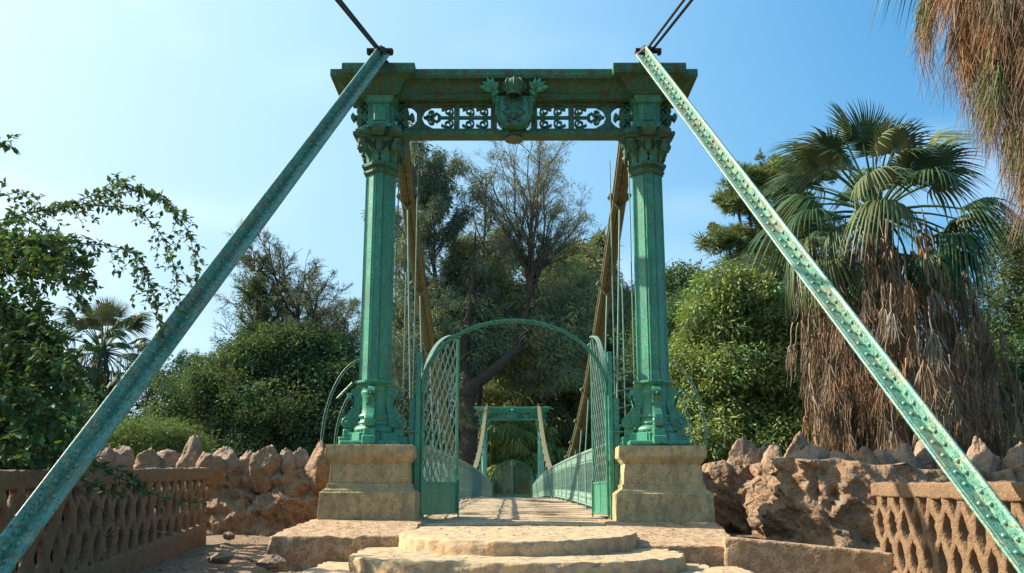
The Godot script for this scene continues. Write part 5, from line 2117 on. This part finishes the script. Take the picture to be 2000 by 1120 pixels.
func make_near_shrub() -> void:
	var root := thing("arching_shrub", Vector3(-4.6, -0.6, -7.4), "dark leafy shrub on the left with long arching sprays against the sky", "shrub")
	var rng := RandomNumberGenerator.new()
	rng.seed = 21
	var xf := []
	arching_branch(root, [[-120, 470], [-20, 437], [80, 410], [160, 400], [225, 382], [285, 372], [330, 400], [365, 450], [382, 530]], 7.6, 6.6, rng, xf, 0.044)
	arching_branch(root, [[60, 415], [140, 398], [215, 365], [232, 356]], 7.3, 6.9, rng, xf, 0.044)
	arching_branch(root, [[225, 362], [285, 378], [330, 398], [372, 432]], 6.9, 6.7, rng, xf, 0.036, 0.7)
	arching_branch(root, [[165, 402], [235, 405], [285, 425], [320, 470], [340, 520], [352, 600]], 7.0, 6.7, rng, xf, 0.04)
	arching_branch(root, [[-100, 480], [20, 470], [110, 470], [185, 478], [235, 485], [275, 510], [295, 560], [315, 640]], 7.4, 6.8, rng, xf, 0.044)
	arching_branch(root, [[240, 487], [270, 500], [290, 540], [300, 590]], 6.9, 6.8, rng, xf, 0.04)
	arching_branch(root, [[-100, 400], [-20, 390], [30, 375], [60, 395]], 7.4, 7.2, rng, xf, 0.042)
	arching_branch(root, [[-80, 270], [-30, 285], [5, 283], [22, 288]], 6.8, 6.6, rng, xf, 0.05, 0.7)
	arching_branch(root, [[-60, 440], [10, 455], [70, 500], [130, 520], [172, 545]], 7.6, 7.2, rng, xf, 0.044)
	arching_branch(root, [[-80, 520], [0, 525], [80, 545], [150, 560], [165, 600]], 7.5, 7.1, rng, xf, 0.042)
	for k in 34:
		var y0 := rng.randf_range(470, 900)
		var reach := rng.randf_range(60, 195) * (1.0 - 0.12 * absf(y0 - 620) / 200.0)
		if y0 > 590:
			reach *= 0.78
		var dp := rng.randf_range(6.5, 8.6)
		var x1 := reach
		arching_branch(root, [[-160, y0 + rng.randf_range(-60, 60)], [-40, y0 - rng.randf_range(0, 50)], [x1 * 0.5, y0 - rng.randf_range(-10, 45)], [x1, y0 + rng.randf_range(-10, 50)]], dp + 0.4, dp, rng, xf, 0.05 if k % 2 else 0.062, 1.25)
	for k in 20:   # dense lower part
		var y0 := rng.randf_range(640, 935)
		var dp := rng.randf_range(6.9, 8.8)
		arching_branch(root, [[-200, y0], [-80, y0 - 20], [20, y0 - rng.randf_range(-20, 40)], [rng.randf_range(50, 150), y0 + rng.randf_range(-10, 40)]], dp + 0.3, dp, rng, xf, 0.066, 1.5)
	# the low spray that hangs over the parapet
	arching_branch(root, [[90, 880], [180, 905], [235, 935], [290, 962], [345, 978], [385, 982]], 7.0, 6.7, rng, xf, 0.046, 0.6)
	arching_branch(root, [[150, 880], [205, 912], [250, 925], [270, 945]], 7.0, 6.8, rng, xf, 0.044, 0.7)
	arching_branch(root, [[100, 905], [150, 935], [215, 960], [240, 972]], 6.9, 6.7, rng, xf, 0.05, 0.4)
	scatter("leaves", single_leaf(), xf, tints(xf.size(), Color(0.075, 0.122, 0.048), rng, 0.45, 0.2), M.leaf, root)
	# bare twigs in front of the parapet
	for e in [[[142, 950], [170, 1012], [205, 1048], [250, 1085]], [[130, 935], [190, 990], [235, 1030], [330, 1042]], [[206, 1048], [225, 1036], [245, 1030]]]:
		var pts := PackedVector3Array()
		for p in e:
			pts.append(at(p[0], p[1], 6.3))
		var b := MB.new()
		b.tube(pts, taper(pts.size(), 0.005, 0.002), 4)
		obj("bare_twig", b, M.twig, root)


func ground_at(px: float, d: float) -> Vector3:
	var p := at(px, 971, d)
	return Vector3(p.x, -0.75, p.z)


func make_plants() -> void:
	var bushy := broad_clump(80, 0.30, 0.15, 31, 0.35)
	var small := broad_clump(80, 0.30, 0.15, 32, 0.25)
	var long_leaf := broad_clump(80, 0.46, 0.15, 33, 0.8)
	var feather := strand_clump(26, 1.0, 0.085, 0.55, 0.4, 34)
	var pine := strand_clump(44, 0.95, 0.085, 0.15, -0.25, 35)
	var weep := strand_clump(60, 1.3, 0.09, 0.25, 1.5, 36)
	# left: ivy covered mass, with a sparse leaning top
	var d := 30.0
	leafy_tree("broad_tree", ground_at(560, d), [[at(560, 780, d), Vector3(2.2, 1.9, 1.8)], [at(440, 800, d), Vector3(1.7, 1.3, 1.5)], [at(650, 770, d), Vector3(1.6, 1.7, 1.5)], [at(575, 690, d), Vector3(1.1, 1.4, 1.0)], [at(515, 740, d), Vector3(1.1, 1.2, 1.0)], [at(360, 840, d), Vector3(1.3, 0.7, 1.2)], [at(500, 860, d - 1), Vector3(2.0, 0.8, 1.0)], [at(640, 850, d - 1), Vector3(1.5, 0.9, 1.0)]],
		3000, 0.48, small, Color(0.095, 0.135, 0.060), 101, "wide dark green ivy covered tree behind the left rock wall", "tree", 0.18, "", 14)
	leafy_tree("broad_tree", ground_at(500, d + 1), [[at(497, 545, d + 1), Vector3(0.45, 0.75, 0.45)], [at(510, 600, d + 1), Vector3(0.62, 0.7, 0.5)], [at(500, 655, d + 1), Vector3(0.75, 0.8, 0.6)], [at(520, 710, d + 1), Vector3(0.9, 0.8, 0.7)]],
		330, 0.32, small, Color(0.095, 0.135, 0.062), 102, "slender sparse topped tree rising above the ivy covered tree on the left", "tree", 0.12, "", 26)
	wispy_tree("bare_tree", ground_at(600, d + 2), 7.6, 0.15, {"kids": [8, 7, 6, 5], "wiggle": 0.22, "lift": 0.05, "angle": 0.75, "ratio": 0.6, "bare": 0.45, "rmin": 0.010}, 4, strand_clump(16, 0.5, 0.03, 0.1, 0.2, 51), 0.35, 0.12, Color(0.130, 0.143, 0.078), 103, "twiggy half bare tree just left of the left column", "tree", Vector3(0.12, 1, 0))
	wispy_tree("bare_tree", ground_at(690, d + 4), 7.4, 0.15, {"kids": [8, 7, 6, 5], "wiggle": 0.22, "lift": 0.04, "angle": 0.75, "ratio": 0.6, "bare": 0.35, "rmin": 0.010}, 4, strand_clump(18, 0.6, 0.035, 0.1, 0.4, 52), 0.4, 0.22, Color(0.115, 0.135, 0.073), 104, "olive wispy tree directly behind the left column", "tree", Vector3(0.05, 1, 0))
	leafy_tree("broad_tree", ground_at(300, d + 6), [[at(330, 830, d + 6), Vector3(2.2, 1.4, 1.5)], [at(410, 760, d + 6), Vector3(1.8, 1.1, 1.4)], [at(240, 880, d + 6), Vector3(2.0, 0.9, 1.4)]],
		700, 0.62, small, Color(0.111, 0.156, 0.058), 105, "lower pale green tree between the left palm and the ivy covered tree", "tree", 0.14, "", 14)
	leafy_tree("feathery_shrub", ground_at(325, 17.0), [[at(300, 858, 17), Vector3(0.7, 0.26, 0.5)], [at(350, 868, 17), Vector3(0.5, 0.24, 0.4)], [at(240, 866, 17), Vector3(0.5, 0.26, 0.4)]],
		200, 0.34, broad_clump(110, 0.30, 0.05, 38, 0.1), Color(0.125, 0.170, 0.060), 106, "light green feathery shrub just over the stones of the left rock wall", "shrub", 0.05)
	leafy_tree("low_bush", ground_at(60, 22.0), [[at(40, 850, 22), Vector3(2.2, 0.9, 1.2)], [at(150, 880, 22), Vector3(1.3, 0.6, 0.9)], [at(-120, 820, 22), Vector3(2.4, 1.4, 1.2)]],
		500, 0.5, small, Color(0.088, 0.135, 0.052), 107, "dark bush low down at the left edge, behind the arching shrub", "shrub", 0.08)
	leafy_tree("low_bush", Vector3(-4.7, -0.6, -7.6), [[Vector3(-4.7, 0.2, -7.4), Vector3(0.75, 0.75, 1.6)], [Vector3(-5.2, 0.7, -8.6), Vector3(0.9, 0.9, 1.3)], [Vector3(-4.4, 0.1, -9.6), Vector3(0.6, 0.5, 0.9)]],
		900, 0.26, broad_clump(60, 0.42, 0.26, 41, 0.3), Color(0.075, 0.135, 0.051), 408, "dark leafy undergrowth pressed against the back of the left parapet", "shrub", 0.05)
	# centre: feathery trees behind the far gateway
	var cas := {"kids": [44, 11, 7], "wiggle": 0.10, "lift": 0.07, "angle": 0.85, "ratio": 0.36, "cone": 0.55, "bare": 0.2, "rmin": 0.018, "taper": 0.12}
	var casl := cas.duplicate()
	casl.ratio = 0.37
	wispy_tree("casuarina_tree", ground_at(868, 62), 21.5, 0.34, casl, 3, feather, 0.45, 0.23, Color(0.125, 0.150, 0.095), 201, "tall feathery dark tree filling the left third of the gateway", "tree", Vector3(0.012, 1, 0))
	wispy_tree("casuarina_tree", ground_at(790, 70), 14.0, 0.34, cas, 3, feather, 0.66, 0.45, Color(0.140, 0.165, 0.085), 202, "feathery tree partly hidden by the left column and the left chain", "tree", Vector3(-0.02, 1, 0))
	wispy_tree("bare_tree", ground_at(922, 64), 22.4, 0.24, {"kids": [22, 6, 4], "wiggle": 0.045, "lift": 0.12, "angle": 0.7, "ratio": 0.15, "cone": 0.3, "bare": 0.4, "rmin": 0.016, "taper": 0.25}, 3, feather, 0.4, 0.10, Color(0.135, 0.135, 0.097), 203, "thin dead pole of a tree that reaches the crest rosette", "tree", Vector3(0.04, 1, 0), "", M.twig)
	var dead := {"kids": [8, 8, 6, 5], "wiggle": 0.17, "lift": 0.05, "angle": 0.62, "ratio": 0.52, "cone": 0.3, "bare": 0.15, "rmin": 0.011, "taper": 0.25}
	# the heavy trunk with the leaning limb
	var br := thing("old_tree", ground_at(915, 59), "old tree with thick dark trunk and right leaning limb behind the far gateway", "tree")
	var w := MB.new()
	knotty(w, PackedVector3Array([ground_at(915, 59), at(914, 900, 59), at(913, 800, 59), at(917, 770, 59), at(922, 752, 59)]), PackedFloat32Array([0.75, 0.60, 0.54, 0.52, 0.42]))
	knotty(w, PackedVector3Array([at(920, 762, 59), at(945, 738, 59), at(985, 706, 59), at(1015, 680, 59.5), at(1030, 610, 60), at(1036, 530, 60)]), PackedFloat32Array([0.40, 0.34, 0.30, 0.24, 0.18, 0.13]))
	knotty(w, PackedVector3Array([at(918, 768, 59), at(905, 725, 59), at(908, 660, 59), at(922, 560, 59.5), at(930, 430, 60)]), PackedFloat32Array([0.34, 0.27, 0.20, 0.12, 0.02]))
	var dr := RandomNumberGenerator.new()
	dr.seed = 204
	var tw := MB.new()
	var twigs := []
	var fork := at(1036, 545, 60)
	for e in [[985, 330, 0.9], [1012, 300, 1.0], [1050, 330, 1.0], [1098, 320, 1.0], [1120, 390, 0.9], [1150, 420, 0.8], [965, 420, 0.8], [1000, 430, 0.7], [1075, 430, 0.7], [1130, 345, 0.95], [1165, 395, 0.9], [972, 310, 1.0], [1075, 300, 1.0]]:
		var tgt := at(e[0], e[1], 60 + dr.randf_range(-2.5, 2.5))
		var start := fork + Vector3(0, dr.randf_range(-1.2, 0.8), 0)
		var v := tgt - start
		grow(tw, start, (v.normalized() + Vector3(0, 0.10, 0)).normalized(), v.length() * e[2], 0.12, 1, 4, dr, dead, twigs)
	obj("bare_crown", tw, M.twig, br)
	var tx := []
	for t in twigs:
		if dr.randf() < 0.09:
			var s := dr.randf_range(0.16, 0.34)
			tx.append(Transform3D(Basis(Vector3.UP, dr.randf() * TAU).scaled(Vector3.ONE * s), t[0]))
	scatter("twig_leaves", feather, tx, tints(tx.size(), Color(0.150, 0.160, 0.090), dr, 0.35, 0.2), M.needle, br)
	obj("trunk", w, M.bark, br)
	var rng := RandomNumberGenerator.new()
	rng.seed = 207
	var xf := mass_points([[at(880, 640, 60), Vector3(2.6, 2.6, 2.0)], [at(1000, 640, 61), Vector3(3.2, 2.0, 2.0)], [at(1090, 640, 61), Vector3(2.6, 3.4, 2.0)], [at(960, 700, 62), Vector3(3.0, 1.6, 1.6)], [at(1110, 560, 63), Vector3(1.9, 2.6, 1.8)], [at(815, 600, 62), Vector3(2.2, 3.2, 1.8)], [at(940, 560, 63), Vector3(2.2, 2.6, 1.8)], [at(1030, 560, 64), Vector3(2.2, 2.0, 1.8)], [at(1060, 720, 62), Vector3(2.6, 1.8, 1.6)], [at(960, 765, 67), Vector3(2.4, 1.8, 1.5)], [at(1020, 770, 67), Vector3(2.4, 1.8, 1.5)], [at(1150, 590, 64), Vector3(2.0, 3.6, 1.8)], [at(1215, 640, 65), Vector3(2.0, 3.4, 1.8)]], 4900, 0.55, rng, 0.6, 0.6)
	scatter("crown", feather, xf, tints(xf.size(), Color(0.200, 0.220, 0.115), rng, 0.35, 0.2), M.needle, br)
	wispy_tree("casuarina_tree", ground_at(985, 72), 19.0, 0.3, casl, 3, feather, 0.45, 0.22, Color(0.140, 0.165, 0.100), 211, "slim feathery tree rising behind the bare crown in mid gateway", "tree", Vector3(0.01, 1, 0))
	wispy_tree("casuarina_tree", ground_at(1130, 66), 16.5, 0.36, cas, 3, feather, 0.7, 0.7, Color(0.170, 0.185, 0.085), 208, "olive feathery tree beside the right suspension chain", "tree", Vector3(0.02, 1, 0))
	wispy_tree("casuarina_tree", ground_at(1215, 72), 15.0, 0.34, cas, 3, feather, 0.7, 0.7, Color(0.130, 0.160, 0.085), 209, "dark feathery tree just behind the right column", "tree")
	leafy_tree("weeping_tree", ground_at(1000, 63), [[at(985, 860, 63), Vector3(1.6, 2.0, 1.2)], [at(1015, 900, 63), Vector3(1.5, 1.6, 1.2)], [at(960, 910, 63), Vector3(1.4, 1.6, 1.2)], [at(1045, 880, 64), Vector3(1.4, 2.2, 1.2)]],
		460, 0.75, weep, Color(0.250, 0.280, 0.090), 210, "yellow green weeping tree seen through the far gateway", "tree", 0.16, "", 0, M.needle)
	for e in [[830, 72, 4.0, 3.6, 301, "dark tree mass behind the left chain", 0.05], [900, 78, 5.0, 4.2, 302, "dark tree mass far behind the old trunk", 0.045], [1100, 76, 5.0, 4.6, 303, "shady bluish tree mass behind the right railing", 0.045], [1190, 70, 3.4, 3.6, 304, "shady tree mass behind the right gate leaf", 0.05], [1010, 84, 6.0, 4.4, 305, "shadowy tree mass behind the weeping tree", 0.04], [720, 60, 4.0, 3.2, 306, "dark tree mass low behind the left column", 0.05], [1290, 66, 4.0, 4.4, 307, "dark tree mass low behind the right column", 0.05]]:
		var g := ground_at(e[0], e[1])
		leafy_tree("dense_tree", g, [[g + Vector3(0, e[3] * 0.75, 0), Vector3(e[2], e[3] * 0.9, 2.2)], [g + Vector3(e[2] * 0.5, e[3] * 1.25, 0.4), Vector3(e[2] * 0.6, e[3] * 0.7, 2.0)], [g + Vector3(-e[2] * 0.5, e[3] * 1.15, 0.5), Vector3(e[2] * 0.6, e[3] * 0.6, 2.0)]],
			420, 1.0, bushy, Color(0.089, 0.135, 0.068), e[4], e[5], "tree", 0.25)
	for e in [[1130, 34.0, "spiky agave like clump at the bend of the right railing"], [1095, 46.0, "dry spiky clump beside the far end of the right railing"]]:
		var root := thing("spiky_plant", ground_at(e[0], e[1]) + Vector3(0.6, 0.9, 0), e[2], "plant")
		var x2 := []
		var r2 := RandomNumberGenerator.new()
		r2.seed = int(e[1])
		for k in 14:
			x2.append(Transform3D(Basis(Vector3.UP, r2.randf() * TAU).scaled(Vector3.ONE * r2.randf_range(0.6, 1.0)), root.position + Vector3(r2.randf_range(-0.6, 0.6), r2.randf_range(0, 0.9), r2.randf_range(-0.5, 0.5))))
		scatter("leaves", strand_clump(26, 1.1, 0.06, 0.06, -0.5, int(e[1])), x2, tints(x2.size(), Color(0.208, 0.234, 0.104), r2, 0.3, 0.2), M.needle, root)
	# right: light green bush, pine behind it, palm in front
	d = 22.0
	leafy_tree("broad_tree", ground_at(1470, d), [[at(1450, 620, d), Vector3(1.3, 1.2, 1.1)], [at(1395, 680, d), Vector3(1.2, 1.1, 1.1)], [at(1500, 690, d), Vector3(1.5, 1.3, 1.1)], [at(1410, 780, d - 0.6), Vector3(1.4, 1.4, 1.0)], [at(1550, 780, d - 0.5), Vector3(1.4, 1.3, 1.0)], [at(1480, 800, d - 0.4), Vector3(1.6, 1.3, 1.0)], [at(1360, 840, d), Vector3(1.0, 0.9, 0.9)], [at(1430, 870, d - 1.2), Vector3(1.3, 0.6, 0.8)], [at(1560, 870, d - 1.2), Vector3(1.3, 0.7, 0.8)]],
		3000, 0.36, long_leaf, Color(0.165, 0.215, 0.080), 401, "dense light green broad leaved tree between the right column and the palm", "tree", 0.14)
	leafy_tree("broad_tree", ground_at(1330, 34.0), [[at(1330, 700, 34), Vector3(1.5, 2.6, 1.2)], [at(1320, 620, 34), Vector3(1.0, 1.2, 1.0)]],
		520, 0.45, small, Color(0.085, 0.135, 0.061), 402, "dark green tree close behind the right column", "tree", 0.14)
	leafy_tree("dense_tree", ground_at(1400, 38), [[at(1395, 620, 38), Vector3(2.4, 2.2, 1.5)], [at(1340, 680, 38), Vector3(1.8, 2.2, 1.5)], [at(1500, 600, 39), Vector3(2.6, 2.6, 1.5)], [at(1310, 600, 40), Vector3(1.0, 1.0, 0.9)]],
		1300, 0.62, small, Color(0.092, 0.135, 0.066), 407, "dark tree line between the right column and the pine", "tree", 0.2, "", 12)
	leafy_tree("pine_tree", ground_at(1520, 42), [[at(1530, 350, 42), Vector3(2.0, 0.95, 1.6)], [at(1460, 370, 42), Vector3(1.0, 0.8, 1.0)], [at(1440, 395, 42), Vector3(0.9, 0.55, 0.9)], [at(1420, 465, 42), Vector3(1.1, 0.6, 1.0)], [at(1500, 440, 42), Vector3(1.5, 0.9, 1.2)], [at(1460, 510, 42), Vector3(1.1, 0.7, 1.0)], [at(1560, 430, 42), Vector3(1.6, 1.3, 1.2)], [at(1540, 530, 42), Vector3(1.8, 1.2, 1.2)]],
		1000, 0.55, pine, Color(0.140, 0.170, 0.070), 403, "tall dark pine with layered clumps behind the palm", "tree", 0.28, "", 10, M.needle)
	leafy_tree("broad_tree", ground_at(1990, 30), [[at(1995, 500, 30), Vector3(1.2, 1.3, 1.2)], [at(1990, 640, 30), Vector3(1.2, 1.8, 1.2)], [at(2060, 560, 30), Vector3(1.6, 2.0, 1.2)], [at(1960, 700, 30), Vector3(1.2, 1.4, 1.1)]],
		700, 0.5, small, Color(0.099, 0.135, 0.061), 404, "shaded grey green tree at the right edge beyond the palm", "tree", 0.2, "", 12)
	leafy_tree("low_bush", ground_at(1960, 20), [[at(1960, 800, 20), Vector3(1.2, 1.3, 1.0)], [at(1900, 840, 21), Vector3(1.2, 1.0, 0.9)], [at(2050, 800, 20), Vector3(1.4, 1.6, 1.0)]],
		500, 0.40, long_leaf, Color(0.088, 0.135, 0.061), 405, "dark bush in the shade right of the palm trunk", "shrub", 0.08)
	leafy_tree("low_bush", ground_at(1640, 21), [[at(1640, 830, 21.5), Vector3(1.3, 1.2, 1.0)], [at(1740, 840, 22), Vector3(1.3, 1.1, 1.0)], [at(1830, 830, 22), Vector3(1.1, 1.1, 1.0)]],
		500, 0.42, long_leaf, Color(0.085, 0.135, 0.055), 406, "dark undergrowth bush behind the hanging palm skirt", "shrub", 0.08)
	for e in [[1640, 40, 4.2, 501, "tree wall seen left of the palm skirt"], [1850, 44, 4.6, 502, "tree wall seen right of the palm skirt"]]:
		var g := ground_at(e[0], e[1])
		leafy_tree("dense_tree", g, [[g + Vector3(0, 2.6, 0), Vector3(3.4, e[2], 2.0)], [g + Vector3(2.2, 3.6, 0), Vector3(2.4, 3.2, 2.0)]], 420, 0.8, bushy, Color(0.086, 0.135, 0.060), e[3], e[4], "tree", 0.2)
	# palms
	make_palm(ground_at(1800, 18.0), at(1712, 425, 18.0), 1.0, 50, 4.3, 1.70, 680, 11, "large fan palm with a broad brown skirt of dead fronds, right of the gateway", -34.0)
	make_palm(ground_at(185, 36.0), at(198, 690, 36.0), 1.0, 44, 3.6, 0.95, 300, 12, "small distant fan palm behind the arching shrub on the left", -45.0)
	make_near_palm()
	make_near_shrub()


func make_near_palm() -> void:
	make_palm(Vector3(6.4, -0.6, -9.2), Vector3(6.05, 6.85, -9.2), 1.0, 14, 2.8, 1.62, 760, 13, "overhanging fan palm at the upper right corner, mostly its dry hanging skirt", -30.0, -1.0, 2.6, 0.5, 0.42)


# ---------------------------------------------------------------- everything
func _ready() -> void:
	make_light()
	nz.seed = 3
	nz.noise_type = FastNoiseLite.TYPE_SIMPLEX_SMOOTH
	nz.frequency = 1.0
	nz.fractal_octaves = 2
	nz2.seed = 8
	nz2.noise_type = FastNoiseLite.TYPE_SIMPLEX_SMOOTH
	nz2.frequency = 1.0
	nz2.fractal_octaves = 2
	nzv.seed = 5
	nzv.noise_type = FastNoiseLite.TYPE_CELLULAR
	nzv.cellular_return_type = FastNoiseLite.RETURN_CELL_VALUE
	nzv.frequency = 1.0
	nzv.fractal_type = FastNoiseLite.FRACTAL_NONE
	make_materials()
	make_ground()
	make_walls()
	make_steps()
	make_litter()
	make_pedestal(-1.575, -GZ, 0.0, "tan stone pedestal under the left column, its right flank facing the gate")
	make_pedestal(1.615, -GZ, 0.012, "tan stone pedestal under the right column with a sunlit left flank")
	make_pedestal(-1.6, -FZ, 0.0, "small far pedestal under the left column of the distant gateway")
	make_pedestal(1.6, -FZ, 0.0, "small far pedestal under the right column of the distant gateway")
	make_portal(GZ, "big green iron gateway with scrollwork lintel and crest, in the middle of the view")
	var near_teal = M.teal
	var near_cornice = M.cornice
	M.teal = M.far_green  # the far portal alone wears a brighter green than the near one
	M.cornice = M.far_green
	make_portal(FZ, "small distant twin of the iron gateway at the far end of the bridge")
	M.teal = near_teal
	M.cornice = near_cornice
	make_bridge()
	make_chain(-1.0)
	make_chain(1.0)
	make_gate(GZ, "tall green gate posts and round arch of the near gateway")
	make_gate(FZ, "gate posts and round arch of the distant gateway")
	make_gate_leaf(-1.0, GZ, 70.0, "left lattice gate leaf of the near gateway, swung open")
	make_gate_leaf(1.0, GZ, 86.0, "right lattice gate leaf of the near gateway, seen almost edge on")
	make_gate_leaf(-1.0, FZ, 0.0, "closed left gate leaf of the distant gateway")
	make_gate_leaf(1.0, FZ, 0.0, "closed right gate leaf of the distant gateway")
	make_fan_guard(-1.0, "curved iron rods on both sides of the left column's foot")
	make_fan_guard(1.0, "curved iron rods on both sides of the right column's foot")
	var a := at(743, 108, GZ - 0.60)
	var e := at(8, 1085, 5.7)
	make_stay(-1.0, a, a + (e - a) * 1.16, "green riveted back stay from the left column top to the lower left corner, in shade")
	a = at(1259, 108, GZ - 0.60)
	e = at(2000, 1083, 5.7)
	make_stay(1.0, a, a + (e - a) * 1.16, "pale sunlit riveted back stay from the right column top to the lower right corner")
	make_top_rods(-1.0, "pair of dark rods rising to the left from the left column's top")
	make_top_rods(1.0, "pair of dark rods rising to the right from the right column's top")
	make_plants()
